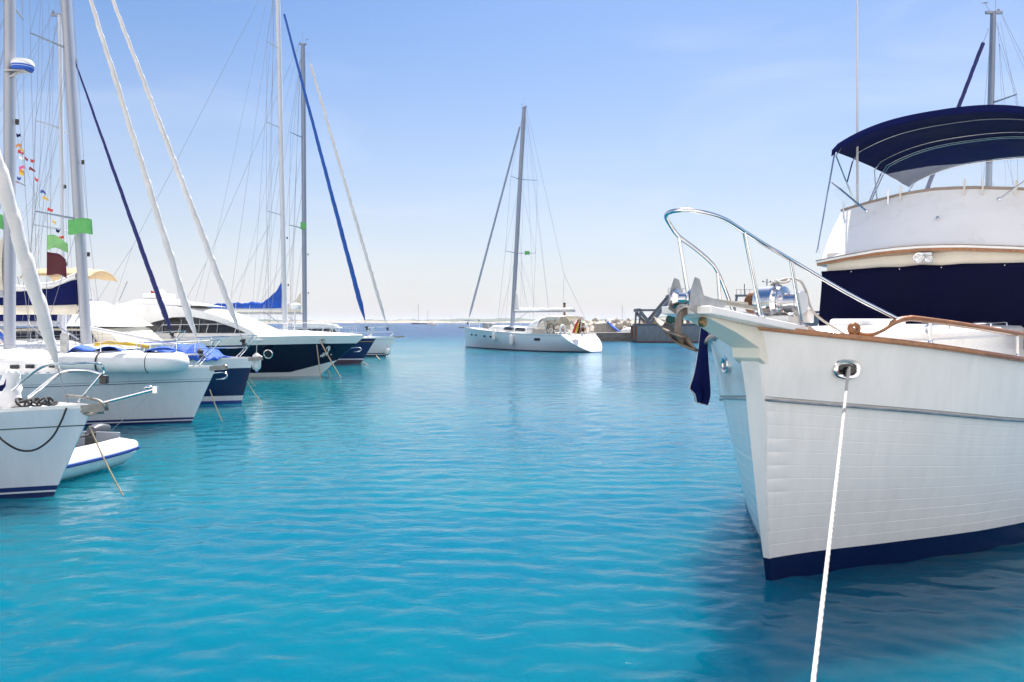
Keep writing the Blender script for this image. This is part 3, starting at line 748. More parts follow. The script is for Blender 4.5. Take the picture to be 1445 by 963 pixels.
for sg in (1, -1):
    MB().tube([T(6.12, sg*1.47, 5.05), T(5.72, sg*1.60, 3.45)], .013, 8).lathe([(.03, 0), (.03, .02), (.014, .05)], T(5.72, sg*1.60, 3.40), (0, 0, 1), 12).build('strut', 'steel', can)
    MB().tube([T(6.10, sg*1.51, 4.55), T(5.70, sg*(.86), 3.98)], .0145, 8).ball(T(5.70, sg*.86, 3.98), .03, 10, 6).build('strut', 'steel', can)
MB().tube([T(6.75, -1.32, 4.15), T(6.75, -1.32, 8.2)], [.022, .012], 8).lathe([(.035, 0), (.035, .1), (.022, .16)], T(6.75, -1.32, 4.13), (0, 0, 1), 12).build('whip_antenna', 'mast_white', tr)
# aft cabin, transom rail
mb = MB(); mb.loft([plan([(9.6, 1.35), (11.6, 1.25)], 1.4), plan([(9.6, 1.3), (11.5, 1.2)], 2.35)], True, True, True); mb.build('aft_cabin', 'gelcoat', tr, bevel=.04)

# the plough anchor in the roller
an = MB()
def _sc(m, k=.74):
    c_ = T(-1.45, .02, 2.345); m.v = [tuple(c_+(Vector(p)-c_)*k) for p in m.v]; return m
sh = smooth_path([T(-1.22, 0, 2.42), T(-1.50, 0, 2.405), T(-1.66, 0, 2.34), T(-1.70, 0, 2.20), T(-1.60, 0, 2.10)], 5)
rings = []
for i, p in enumerate(sh):
    d = (sh[min(i+1, len(sh)-1)]-sh[max(i-1, 0)]).normalized(); nn = Vector((0, 1, 0)); up = d.cross(nn); h_ = .028+.022*i/len(sh)
    rings.append([p+nn*.014+up*h_, p-nn*.014+up*h_, p-nn*.014-up*h_, p+nn*.014-up*h_])
an.loft(rings, True, True, True)
anc = thing('anchor', 'weathered brown plough anchor hanging under the bow platform of the trawler', 'anchor', TR_O, TR_ROT)
_sc(an).build('shank', 'anchor_iron', anc)
# blades in the bow's own frame: heel at the shank, the point forward and to starboard
an = MB(); A = T(-1.62, -.02, 2.17)
tip = T(-1.42, -.44, 2.33); heel = T(-1.62, .06, 2.08); top = T(-1.56, -.02, 2.22); left = T(-1.80, -.05, 2.18); right = T(-1.52, .12, 1.995); low = T(-1.70, -.05, 2.06)
def blade(edge, ridge):
    rows = []
    for i in range(9):
        t = i/8; a = ridge[0].lerp(ridge[1], t); b = edge[0].lerp(edge[1], t)+T(-.05*math.sin(t*math.pi), 0, -.03*math.sin(t*math.pi))
        rows.append([a, a.lerp(b, .5)+T(0, 0, -.012), b])
    return rows
an.sheet(blade((tip, right), (tip+T(0, 0, .012), heel+T(0, 0, .06))))
an.sheet(blade((tip, left+T(0, .1, -.02)), (tip+T(0, 0, .012), heel+T(0, 0, .06))))
an.sheet([[tip, low.lerp(tip, .4), right], [tip+T(0, 0, .01), low.lerp(heel, .4), right+T(0, .0, .01)]])
_sc(an).build('fluke', 'anchor_iron', anc, solid=.018)
MB().lathe([(.0, -.02), (.035, -.02), (.04, 0), (.035, .02), (0, .02)], T(-1.34, .05, 2.30), T(0, 1, 0), 18).build('stock_ring', 'bronze', anc)

# mooring line from the port hawse to the quay under the eye
def rope_pts(pts, amp, wl): return pts
a = HAWSE; b = Vector((1.297, 3.40, .73)); e = a+(b-a)*1.62; e.z -= .12
mr_ = MB(); pth = sag(a, e, .07, 700)
mr_.spiral(pth, [.0122]*len(pth), 9, .060, .045, 3, False)
mr_.tube([a+Vector((.03, .05, .03)), a+Vector((.0, -.01, .012)), a+Vector((-.004, -.012, -.05))], .0135, 8)
tag(mr_.build('mooring_rope', 'rope_white'), 'thick white mooring rope from the port hawse of the trawler towards the viewer', 'rope')
# navy cloth over the starboard rail
mb = MB(); rows = []
cu, cv = 1.15, -1.20; c0 = TW(cu, cv-.06, t_zs(cu)+.20)
lf = [(990, 455), (985, 500), (979, 530), (973, 548), (980, 556), (983, 568)]; rt = [(1001, 452), (998, 480), (999, 510), (1001, 540), (1001, 558), (997, 572)]
lf_ = smooth_path([W(x, y, 8.62) for x, y in lf], 3); rt_ = smooth_path([W(x, y, 8.40) for x, y in rt], 3)
for i, (p, q) in enumerate(zip(lf_, rt_)):
    row = []
    for k in range(9):
        t = k/8; row.append(p.lerp(q, t)+Vector((0, .05*math.sin(t*9+i*.1)*(i/len(lf_)), 0)))
    rows.append(row)
mb.sheet(rows)
cloth = thing('boat_cover', 'navy cloth with white piping draped over the far rail of the trawler bow', 'cloth')
mb.build('cloth', 'navy_canvas', cloth, solid=.012)
MB().tube(lf_, .008, 6).tube([r for r in rows[-1]], .008, 6).build('piping', 'white_cloth', cloth)
mb = MB(); mb.ball(TW(.62, -.80, 2.16), (.07, .06, .06)).ball(TW(.72, -.84, 2.20), (.05, .05, .06)).ball(TW(.5, -.74, 2.15), (.04, .05, .05))
tag(mb.build('folded_flag', 'purple'), 'small purple folded bundle lying on the far rail under the bow platform', 'bundle')
# ================================================================ sailing yachts
# local frame of every boat: bow at the origin on the waterline, forward +x (u = -x is aft), y to port, z up
def plan_shape(s, m=.58, pw=1.9, stern=.75):
    return 1-(1-s/m)**pw if s < m else 1-(1-stern)*((s-m)/(1-m))**2
class Boat: pass
def make_hull(P):
    B = Boat(); L, Bm = P['L'], P['B']/2
    zs = pchip([0, L*.35, L*.75, L], [P['fb'], lerp(P['fb'], P['fs'], .55), P['fs'], P['fs']+.02])
    rake = P.get('rake', .5); tr_ = P.get('transom', -.6); full = P.get('full', 1.9); stern = P.get('stern', .75)
    B.hb = lambda u: Bm*plan_shape(max(0, min(1, (u+rake)/(L+rake))), .58, full, stern)
    B.zs = zs
    S = [0, .006, .018, .035, .06, .09, .13, .18, .24, .31, .39, .48, .58, .68, .78, .87, .94, 1]
    T_ = [-.35, -.12, 0, .06, .12, .2, .3, .42, .55, .7, .85, 1.0]
    mb = MB(); ends = []
    flare = P.get('flare', 1.0)
    for sg in (1, -1):
        rings, att = [], []
        for s in S:
            row = []
            us = -rake+s*(L+rake); z1 = zs(us); bs = B.hb(us)
            bw_ = Bm*P.get('wl', .86)*plan_shape(s, .60, full*.72, P.get('wstern', .6))
            for t in T_:
                z = t*z1; tt = max(t, 0)
                q = lerp(tt**flare, 1-(1-tt)**2.2, s)
                v = bw_+(bs-bw_)*q if t >= 0 else bw_*(1+t*1.6)
                u0 = -rake*max(t, -.1)**1.0 if t > 0 else .0
                u1 = L+tr_*max(z, 0)
                row.append(T(u0+s*(u1-u0), sg*max(v, .012), z)); att.append(t)
            rings.append(row)
        mb.loft(rings, False, attr=att); ends.append(rings)
    for e in (0, -1): mb.loft([ends[0][e], ends[1][e]], False, attr=list(T_)*2)
    B.mb = mb; B.L = L; B.Bm = Bm; B.rake = rake; B.end = L+tr_*P['fs']
    return B
def make_deck(B, camber=.06, dz=-.012, inset=.01):
    mb = MB(); rows = []
    for i in range(27):
        u = -B.rake+.02+(B.end+B.rake-.04)*i/26; h = max(B.hb(u)-inset, .006)
        rows.append([T(u, h*k/4, B.zs(u)+dz+camber*h/B.Bm*(1-(k/4)**2)) for k in range(-4, 5)])
    return mb.sheet(rows)
def edge_line(B, u0, u1, dv, dz, sg, n=24):
    return [T(u0+(u1-u0)*i/n, sg*max(B.hb(u0+(u1-u0)*i/n)+dv, .0), B.zs(u0+(u1-u0)*i/n)+dz) for i in range(n+1)]
def pulpit(root, B, r=.0135, ln=1.25, h=.62, fwd=.05, split=False):
    u1 = -B.rake+ln
    hb = lambda u: max(B.hb(u)-.06, .05)
    top = [T(u1, hb(u1), B.zs(u1)+h), T(-B.rake+.45, max(hb(-B.rake+.45), .20), B.zs(0)+h+.02), T(-B.rake-fwd, .17, B.zs(0)+h+.04), T(-B.rake-fwd, -.17, B.zs(0)+h+.04), T(-B.rake+.45, -max(hb(-B.rake+.45), .20), B.zs(0)+h+.02), T(u1, -hb(u1), B.zs(u1)+h)]
    mb = MB().tube(smooth_path(top, 6), r, 8)
    for sg in (1, -1):
        mb.tube([T(u1, sg*hb(u1), B.zs(u1)+h), T(u1+.02, sg*hb(u1), B.zs(u1))], r, 8)
        mb.tube(smooth_path([T(-B.rake-fwd, sg*.17, B.zs(0)+h+.03), T(-B.rake+.25, sg*max(hb(-B.rake+.3), .12), B.zs(0)+.25), T(-B.rake+.5, sg*hb(-B.rake+.5), B.zs(0))], 4), r, 8)
        mb.tube([T(u1, sg*hb(u1), B.zs(u1)+h*.5), T(-B.rake+.2, sg*max(hb(-B.rake+.2), .13), B.zs(0)+h*.52)], r*.8, 8)
    return mb.build('pulpit', 'steel', root)
def lifelines(root, B, u0, u1, step=1.9, h=.62, wr=.005):
    for sg in (1, -1):
        us = [u0+(u1-u0)*i/max(1, round((u1-u0)/step)) for i in range(max(1, round((u1-u0)/step))+1)]
        for u in us:
            MB().tube([T(u, sg*(B.hb(u)-.06), B.zs(u)), T(u, sg*(B.hb(u)-.05), B.zs(u)+h)], .012, 6).build('stanchion', 'steel', root)
        for k in (1, .52):
            MB().tube([T(u, sg*(B.hb(u)-.05), B.zs(u)+h*k) for u in [u0-.6+(u1-u0+.6)*i/20 for i in range(21)]], wr, 5).build('lifeline', 'wire', root)
def furl(root, a, b, r, m, wire=None, lumps=1.0, base=True, seed=1, tip=.25):
    """a rolled head sail on the forestay from the deck fitting a to the masthead b"""
    a, b = Vector(a), Vector(b); rnd = random.Random(seed); n = 90
    n = 240; p0, p1 = a.lerp(b, .035), a.lerp(b, .955)
    pts, rr = [], []; ph = rnd.random()*6
    d = (b-a).normalized(); x = d.cross(Vector((0, 1, 0))).normalized(); y = d.cross(x)
    for i in range(n+1):
        t = i/n
        prof = min(1, (t/.05)**.6 if t > 0 else .3)*(1-t*(1-tip))
        rr.append(r*max(prof, .18)*(1+.05*lumps*math.sin(t*63+ph)+.04*lumps*math.sin(t*27+ph*2)))
        pts.append(p0.lerp(p1, t)+x*math.cos(t*40+ph)*r*.07*lumps+y*math.sin(t*40+ph)*r*.07*lumps-Vector((0, 0, .02*math.sin(t*math.pi))))
    f = MB().spiral(pts, rr, 14, .40+r*2.2, .15 if 'white' in m else .07).build('furled_sail', m, root, angle=60)
    MB().tube([a, b], .009, 6).build('forestay', 'wire', f)
    if base:
        MB().lathe([(.03, -.02), (r*.9, 0), (r*.9, .03), (.05, .05), (.05, .11), (r*.9, .13), (r*.9, .16), (.03, .2)], a+d*.10, d, 14).build('furling_drum', 'rubber', f)
    return f
def mast(root, B, u, z0, z1, r, m, aft=0., spreads=(), spl=1.1, sweep=.35, wind=True, wr=.006):
    foot, top = T(u, 0, z0), T(u+aft, 0, z1)
    mb = MB(); n = 24; pts = [foot.lerp(top, i/n)+Vector((.0, 0, 0)) for i in range(n+1)]
    mb.tube(pts, [r*(1-.12*max(0, (i/n-.8)/.2)) for i in range(n+1)], 12, sq=.62)
    ms = mb.build('mast', m, root)
    for i, zz in enumerate(spreads):
        c = foot.lerp(top, (zz-z0)/(z1-z0)); ln = spl*(1-.13*i)
        for sg in (1, -1):
            MB().tube([c, c+Vector((-sweep*ln, sg*ln, .05))], [.035, .022], 6).build('spreader', m, ms)
    h = MB().beam(top+Vector((-.30, 0, .03)), top+Vector((.25, 0, .03)), .08, .09)
    h.tube([top+Vector((-.05, .05, 0)), top+Vector((-.05, .05, .9))], .007, 5)
    if wind:
        h.tube([top+Vector((.1, 0, .05)), top+Vector((.28, 0, .35))], .008, 5).ball(top+Vector((.28, 0, .36)), (.12, .03, .025), 8, 5)
        h.lathe([(.0, 0), (.04, 0), (.04, .09), (0, .1)], top+Vector((-.2, -.04, .07)), (0, 0, 1), 8)
    h.build('masthead', 'alloy_dark', ms)
    # halyards up the face of the mast
    MB().tube([foot+Vector((.0, -r*.8, .6)), top+Vector((0, -r*.5, -.4))], .007, 5).build('halyard', 'rope_tan', ms)
    for zz in (2.6, 5.2):
        if z0+zz < z1: MB().box(foot.lerp(top, zz/(z1-z0))+Vector((r*1.02, 0, 0)), (.06, .05, .12)).build('cleat', 'black', ms)
    # standing rigging: shrouds, lowers, backstay
    for sg in (1, -1):
        ch = T(u+.35, sg*(B.hb(u+.35)-.12), B.zs(u)); prev = ch
        for i, zz in enumerate(spreads):
            c = foot.lerp(top, (zz-z0)/(z1-z0)); ln = spl*(1-.13*i); tipp = c+Vector((-sweep*ln, sg*ln, .05))
            MB().tube([prev, tipp], wr, 5).build('shroud', 'wire', root)
            if i == 0: MB().tube([ch+Vector((-.1, 0, 0)), c+Vector((0, 0, -.1))], wr, 5).build('shroud', 'wire', root)
            else: MB().tube([prev, c], wr*.8, 5).build('shroud', 'wire', root)
            prev = tipp
        MB().tube([prev, top+Vector((0, sg*.05, -.1))], wr, 5).build('shroud', 'wire', root)
        mid = T(u+aft+(B.end-u-aft)*.75, 0, z1*.30)
        MB().tube([mid, T(B.end-.1, sg*B.hb(B.end)*.8, B.zs(B.end))], wr, 5).build('backstay', 'wire', root)
    MB().tube([top+Vector((-.28, 0, 0)), T(u+aft+(B.end-u-aft)*.75, 0, z1*.30)], wr, 5).build('backstay', 'wire', root)
    for k in range(3):
        MB().tube([top+Vector((-.1-.06*k, .04*(k-1), -.3)), T(u+.5+.5*k, (k-1)*.9*B.Bm, B.zs(u)+.1)], wr*.7, 5).build('halyard', 'wire', ms)
    MB().tube([top+Vector((-.3, 0, -.1)), T(u+4.6, 0, z0+1.4)], wr*.7, 5).build('topping_lift', 'wire', root)
    if spreads:
        c = foot.lerp(top, .52)
        for sg in (1, -1):
            MB().tube([c, T(u+1.6, sg*.12, z0+1.5)], wr*.6, 5).tube([c.lerp(T(u+1.6, sg*.12, z0+1.5), .5), T(u+3.2, sg*.12, z0+1.5)], wr*.6, 5).build('lazy_jack', 'wire', root)
            MB().tube([top+Vector((-.2, 0, -1.0)), T(u+2.6, sg*B.hb(u+2.6)*.92, B.zs(u+2.6))], wr*.8, 5).build('running_stay', 'wire', root)
    return ms
def boom(root, u, z, ln, m, cover=None, rise=1.0, hgt=.34, lift=0., taper=.55, r=.085, white_top=None, seed=2):
    a, b = T(u+.12, 0, z), T(u+ln, 0, z+lift)
    bo = MB().tube([a.lerp(b, i/8) for i in range(9)], r, 10, sq=.7).build('boom', m, root)
    MB().tube([a+Vector((.02, 0, -.05)), a+Vector((.12, 0, 0))], .03, 6).tube([a.lerp(b, .22)+Vector((0, 0, -.08)), T(u+.1, 0, z-.85)], .022, 6).build('vang', 'alloy_dark', bo)
    if cover:
        rnd = random.Random(seed); rings = []; n = 44
        for i in range(n+1):
            t = i/n; c = a.lerp(b, t*.97); h = hgt*(1-t*(1-taper))*(1+.10*math.sin(t*31+seed)+.06*math.sin(t*73))
            h += rise*max(0, 1-t/.24)**1.7
            wd = .17*(1-.45*t)*(1+.08*math.sin(t*23))*(1-.45*max(0, 1-t/.12))
            ring = []
            for k in range(14):
                an = 2*math.pi*k/14; zc = math.sin(an); yc = math.cos(an)
                ring.append(c+Vector((0, yc*wd*(1-.45*max(zc, 0)), r*.6+h*.5+zc*h*.5)))
            rings.append(ring)
        cv = MB().loft(rings, True, True, True).build('sail_cover', cover, bo)
        if white_top:
            rings = []
            for i in range(n+1):
                t = i/n*.99; c = a.lerp(b, t*.97); h = hgt*(1-t*(1-taper))+rise*max(0, 1-t/.24)**1.7
                ring = []
                for k in range(10):
                    an = 2*math.pi*k/10
                    ring.append(c+Vector((0, math.cos(an)*.13*(1-.3*t), r*.6+h*1.0+math.sin(an)*.10+.02*math.sin(t*40))))
                rings.append(ring)
            MB().loft(rings, True, True, True).build('folded_sail', white_top, bo)
        for k in range(5):
            t = .2+.17*k; c = a.lerp(b, t)
            MB().tube([c+Vector((0, .16*math.cos(q/10*2*math.pi), .12+.24*math.sin(q/10*2*math.pi))) for q in range(11)], .010, 5).build('sail_tie', 'white_cloth', bo)
    return bo
def coachroof(root, B, u0, u1, wd, h, m='gelcoat', win=True, dz=.04, n_win=3, nose=1.2, wz=(.35, .75), wmat='tinted_glass', span=None):
    def zb(u): return B.zs(u)+dz
    def wf(u): return wd*min(1, .55+.45*(u-u0)/(nose*1.6))
    mb = MB(); rings = []
    us = [u0, u0+.02, u0+nose*.5, u0+nose, u0+nose*1.7]+[lerp(u0+nose*1.7, u1, k/5) for k in range(1, 6)]+[u1+.01]
    for i, u in enumerate(us):
        hh = h*min(1, .06+(max(u-u0, 0)/nose)*.85) if u < u0+nose*1.2 else h
        if i in (0, len(us)-1): hh = .0
        w0 = wf(u)
        rings.append([T(u, w0, zb(u)-.05), T(u, w0*.965, zb(u)+hh*.55), T(u, w0*.90, zb(u)+hh*.9), T(u, w0*.8, zb(u)+hh), T(u, 0, zb(u)+hh*1.10), T(u, -w0*.8, zb(u)+hh), T(u, -w0*.90, zb(u)+hh*.9), T(u, -w0*.965, zb(u)+hh*.55), T(u, -w0, zb(u)-.05)])
    cr = mb.loft(rings, False).build('coachroof', m, root, bevel=.0, angle=50)
    if win:
        for k in range(n_win):
            a = lerp(u0+nose*1.1, u1-.3, k/n_win+.03); b = lerp(u0+nose*1.1, u1-.3, (k+1)/n_win-.05)
            if span: a, b = lerp(span[0], span[1], k/n_win+.01), lerp(span[0], span[1], (k+1)/n_win-.02)
            side = lambda f: lerp(.985, .965, max(f, 0)/.55) if f < .55 else lerp(.965, .90, (f-.55)/.35)
            for sg in (1, -1):
                rows = []
                for jf in range(5):
                    f = lerp(wz[0], wz[1], jf/4); cut = .10*abs(jf/2-1)**2
                    rows.append([T(u, sg*(wf(u)*side(f)+.016), zb(u)+h*f) for u in [lerp(a+cut+.12*(jf/4), b-cut, q/9) for q in range(10)]])
                MB().sheet(rows).build('window', wmat, cr, solid=.012)
    return cr
def toe_rail(root, B, m='alloy', dots=False, u1=None):
    u1 = u1 or B.end-.1
    for sg in (1, -1):
        rings = []
        for p, q in zip(edge_line(B, -B.rake+.08, u1, -.005, -.02, sg, 40), edge_line(B, -B.rake+.08, u1, -.028, .045, sg, 40)):
            rings.append([p, Vector((p.x, p.y, q.z)), q, Vector((q.x, q.y, p.z))])
        tr_ = MB().loft(rings, True, True, True).build('toe_rail', m, root)
        if dots:
            mb = MB()
            for i in range(46):
                u = -B.rake+.8+i*.19
                mb.box(T(u, sg*(B.hb(u)+.0005), B.zs(u)+.013), (.075, .012, .018))
            s_ = mb.build('rail_slot', 'alloy_dark', tr_); s_['kind'] = 'stuff'
def stripe(root, B, u0, u1, dz0, th, m, out=.004):
    def hb(u, z): return B.hb(u)
    for sg in (1, -1): pass
def bow_roller(root, B, ln=.35):
    z = B.zs(0)
    mb = MB()
    for y in (-.06, .06):
        mb.prism([T(-B.rake+.35, y, z+.02), T(-B.rake-ln, y, z+.06), T(-B.rake-ln-.04, y, z-.04), T(-B.rake+.1, y, z-.06)], Vector((0, .008, 0)))
    mb.lathe([(.0, -.05), (.05, -.05), (.03, 0), (.05, .05), (0, .05)], T(-B.rake-ln+.02, 0, z+.03), (0, 1, 0), 12)
    mb.build('anchor_roller', 'galvanised', root)
def plough(name, label, loc, rot, s=1.0, m='galvanised', group=None):
    t = thing(name, label, 'anchor', loc, rot, group)
    mb = MB(); mb.tube(smooth_path([(-.75*s, 0, .0), (-.4*s, 0, .05*s), (-.05*s, 0, .06*s), (.08*s, 0, -.02*s), (.07*s, 0, -.16*s)], 5), .028*s, 8)
    mb.build('shank', m, t)
    mb = MB()
    for sg in (1, -1):
        mb.sheet([[Vector((.10*s, 0, -.12*s)), Vector((.06*s, sg*.10*s, -.15*s)), Vector((.02*s, sg*.19*s, -.22*s))],
                  [Vector((-.14*s, 0, -.20*s)), Vector((-.16*s, sg*.08*s, -.22*s)), Vector((-.14*s, sg*.13*s, -.25*s))],
                  [Vector((-.42*s, 0, -.24*s)), Vector((-.43*s, sg*.02*s, -.25*s)), Vector((-.44*s, sg*.03*s, -.26*s))]])
    mb.build('fluke', m, t, solid=.022*s)
    return t
def fender(loc, label, r=.11, ln=.55, hang=.5, m='pvc_white', group=None):
    t = thing('fender', label, 'fender', loc, 0, group)
    MB().lathe([(0, 0), (r*.35, .0), (r*.4, .05*ln), (r*.85, .12*ln), (r, .22*ln), (r, .78*ln), (r*.85, .88*ln), (r*.4, .95*ln), (r*.3, ln), (0, ln)], (0, 0, 0), (0, 0, 1), 16).build('body', m, t)
    MB().tube([(0, 0, ln), (0, .02, ln+hang)], .009, 5).build('line', 'rope_white', t)
    MB().lathe([(0, -.05), (.03, -.05), (.04, .02), (0, .02)], (0, 0, 0), (0, 0, 1), 10).build('cap', 'stripe_blue', t)
    return t
def flag(name, label, corner, width, height, m, rx=0, wave=.08, dirx=(1, 0, 0), droop=.0, group=None, cat='flag', taper=1.0, stripes=None):
    """a flag flying from its hoist: corner is the top of the hoist"""
    corner = Vector(corner); d = Vector(dirx).normalized(); side = Vector((-d.y, d.x, 0))
    cols = 14
    def build_rows(j0, j1):
        rows = []
        for j in range(j0, j1+1):
            row = []
            for i in range(cols+1):
                t = i/cols; h = height*(1-(1-taper)*t)
                row.append(corner+d*width*t*(1-.15*droop)+side*wave*math.sin(t*5+rx+j*.12)*t**.6+Vector((0, 0, -h*j/8-droop*height*t*t-.02*math.sin(t*6+rx))))
            rows.append(row)
        return rows
    if not stripes:
        o = MB().sheet(build_rows(0, 8)).build(name, m, solid=.004); return tag(o, label, cat, group)
    t = thing(name, label, cat, (0, 0, 0), 0, group); n = len(stripes)
    edges = [round(8*k/n) for k in range(n+1)]
    for k, sm in enumerate(stripes): MB().sheet(build_rows(edges[k], edges[k+1])).build('band', sm, t, solid=.004)
    return t
def line(name, label, pts, r=.011, m='rope_tan', cat='rope', group=None):
    return tag(MB().tube(pts, r, 7).build(name, m), label, cat, group)

# ---------------------------------------------------------------- A: grey-white yacht nearest on the left
hull_mat('hull_a', (.68, .71, .76), [('z', -2, .065, (.015, .02, .09)), ('z', .088, .15, (.015, .025, .13)), ('t', .795, .81, (.10, .12, .10))], .2, coat=.5, grime=.10)
def boat(name, label, loc, rot, P, cat='sailing boat'):
    root = thing(name, label, cat, loc, rot, P.get('group'))
    B = make_hull(P); B.root = root; B.loc = Vector(loc); B.rot = rot
    B.hull = B.mb.build('hull', P['mat'], root, angle=30)
    make_deck(B).build('deck', P.get('deckmat', 'deck'), root)
    B.world = lambda p: B.loc+Matrix.Rotation(rot, 3, 'Z') @ Vector(p)
    B.local = lambda p: Matrix.Rotation(-rot, 3, 'Z') @ (Vector(p)-B.loc)
    return B
A = boat('sailing_yacht', 'grey-white sailing yacht nearest on the left, black rope tangled on its bow', (-6.06, 10.3, 0), R(-1),
         dict(L=11.5, B=3.7, fb=1.17, fs=1.05, rake=.52, mat='hull_a', wl=.86, full=2.0))
toe_rail(A.root, A, 'gelcoat'); bow_roller(A.root, A, .16)
furl(A.root, A.local(W(96, 569, 10.3)), A.local(Vector((-9.7, 10.35, 14.2))), .092, 'furled_white', seed=3, base=False, tip=.35)
mast(A.root, A, 4.3, 1.5, 14.3, .10, 'alloy', spreads=(6, 10))
coachroof(A.root, A, 2.6, 8, 1.1, .42)
PU = [W(-8, 572, 10.25), W(58, 519, 10.15), W(100, 514, 10.15), W(138, 513, 10.2), W(146, 520, 10.3), W(144, 527, 10.5), W(120, 522, 10.62), W(85, 526, 10.7), W(40, 560, 10.8)]
MB().tube([A.local(p) for p in smooth_path(PU, 6)], .017, 9).tube([A.local(W(144, 527, 10.35)), A.local(W(110, 567, 10.35))], .016, 9).tube([A.local(W(88, 526, 10.65)), A.local(W(40, 562, 10.7))], .014, 8).build('pulpit', 'steel', A.root)
MB().box(A.local(W(147, 536, 10.35)), (.10, .07, .11)).build('bow_light', 'tinted_glass', A.root, bevel=.01)
pl = MB().tube([A.local(W(140, 570, 10.32)), A.local(W(222, 549, 10.32))], .022, 9); pl.box(A.local(W(220, 550, 10.32)), (.06, .07, .09)).ball(A.local(W(209, 547, 10.32)), (.06, .04, .03))
pl.build('bow_sprit', 'steel', A.root)
MB().tube([A.local(W(212, 556, 10.32)), A.local(W(157, 608, 10.32))], .004, 5).build('bobstay', 'wire', A.root)
ga = plough('anchor', 'galvanised plough anchor stowed on the bow of the nearest grey-white yacht', W(141, 570, 10.3), R(-4), .66)
ga.rotation_euler = (0, R(12), R(-4))
line('rope', 'black rope hanging in a loop down the side of the nearest grey-white hull', smooth_path([W(94, 576, 10.1), W(86, 596, 10.02), W(73, 618, 9.93), W(52, 634, 9.88), W(30, 636, 9.80), W(8, 625, 9.72), W(-14, 604, 9.66)], 6), .013, 'rope_black')
co_ = []
for i in range(90):
    t = i/90; a = i*.62; co_.append(W(26+52*t, 571+3*math.sin(a*1.3), 10.2)+Vector((.03*math.cos(a), .10*math.sin(a), .035*math.sin(a*.7)+.03)))
line('rope_coil', 'tangle of black rope lying on the foredeck of the nearest grey-white yacht', co_, .015, 'rope_black')
bag = MB(); rings = []
for i in range(9):
    t = i/8; rr = .22*(1-.62*t)*(1+.1*math.sin(i*2)); c = W(lerp(8, 17, t), lerp(574, 524, t), 10.3)
    rings.append([c+Vector((rr*math.cos(k/12*6.283)*(1+.12*math.sin(k*2.3+i)), rr*.8*math.sin(k/12*6.283), .02*math.sin(k*3))) for k in range(12)])
sb = thing('sail_bag', 'rumpled white sail bag with a navy patch on the nearest yacht foredeck', 'bag')
bag.loft(rings, True, True, True).build('bag', 'white_cloth', sb)
MB().sheet([[W(-3, 545, 10.05), W(5, 543, 10.05), W(9, 533, 10.08)], [W(-3, 553, 10.03), W(3, 552, 10.03), W(8, 545, 10.06)]]).build('patch', 'navy_canvas', sb, solid=.01)
line('mooring_rope', 'tan mooring rope slanting from the nearest grey-white bow down past the white tender', sag(W(126, 601, 10.3), W(174, 700, 10.15), .035), .0105, group=None)

# ---------------------------------------------------------------- tender lying stern-on beyond the bow
tn = thing('inflatable_tender', 'white inflatable tender with a blue stripe floating behind the nearest yacht bow', 'dinghy', (-6.87, 12.35, 0), R(-101))
def tender_parts(root, ln=2.4, wd=1.45, r=.215, stripe_=True, tubem='pvc_white'):
    # local: bow at +x, stern cones at -x
    half = wd/2-r; x0, x1 = -.35, ln-.55
    path = [(x0-.28, -half-.0, r+.30), (x0, -half, r+.02), (x0+.7, -half, r), (x1-.3, -half, r+.02), (x1+.25, -half*.72, r+.10), (x1+.5, 0, r+.16), (x1+.25, half*.72, r+.10), (x1-.3, half, r+.02), (x0+.7, half, r), (x0, half, r+.02), (x0-.28, half, r+.30)]
    path[0] = (x0-.30, -half, r+.07); path[-1] = (x0-.30, half, r+.07)
    P = smooth_path(path, 8); n = len(P)
    rr = [r*min(1, .35+.65*min(i, n-1-i)/9) for i in range(n)]
    tb = MB().tube(P, rr, 16).build('tube', tubem, root)
    if stripe_:
        for sg in (1, -1):
            pp = [p for p in P if p.x < x1+.2 and (p.y*sg) > half*.6]
            pp.sort(key=lambda p: p.x); rg = []
            for i, p in enumerate(pp[5:]):
                q = []
                for k in range(4):
                    a = R(-2+4.5*k); q.append(p+Vector((0, sg*math.cos(a), math.sin(a)))*(r+.004))
                rg.append(q)
            MB().sheet(rg).build('stripe', 'stripe_blue', tb, solid=.004)
    MB().loft([[(x0+.1, -half, .10), (x0+.1, half, .10), (x0+.1, half, .16), (x0+.1, -half, .16)], [(x1, -half*.8, .12), (x1, half*.8, .12), (x1, half*.8, .17), (x1, -half*.8, .17)]], True, True, True).build('floor', 'pvc_grey', root)
    MB().box((x0+.06, 0, .30), (.05, half*2, .46)).build('transom', 'pvc_grey', root, bevel=.01)
    MB().box((x0+1.0, 0, .33), (.22, half*2.1, .03)).build('thwart', 'pvc_grey', root)
    return tb
tender_parts(tn)
ob = MB(); rings = []
for x, w_, h0, h1 in ((-.78, .05, .60, .72), (-.74, .11, .56, .79), (-.55, .14, .53, .84), (-.36, .14, .52, .84), (-.24, .12, .53, .80), (-.20, .06, .57, .74)):
    rings.append([Vector((x, w_*math.copysign(abs(math.cos(a))**.6, math.cos(a)), (h0+h1)/2+(h1-h0)/2*math.copysign(abs(math.sin(a))**.6, math.sin(a)))) for a in [2*math.pi*k/16 for k in range(16)]])
om = thing('outboard_motor', 'small grey outboard motor tilted up on the transom of the floating tender', 'outboard motor', (-6.87, 12.35, 0), R(-101))
rings = [[Vector((-.46, 0, .52))+(p-Vector((-.49, 0, .68)))*.72 for p in rg_] for rg_ in rings]
ob.loft(rings, True, True, True).build('cowl', 'cowl_grey', om)
MB().box((-.36, 0, .46), (.10, .12, .2)).beam((-.38, 0, .40), (-.86, 0, .18), .07, .12).beam((-.80, 0, .20), (-.92, 0, .30), .02, .2).build('leg', 'rubber', om)
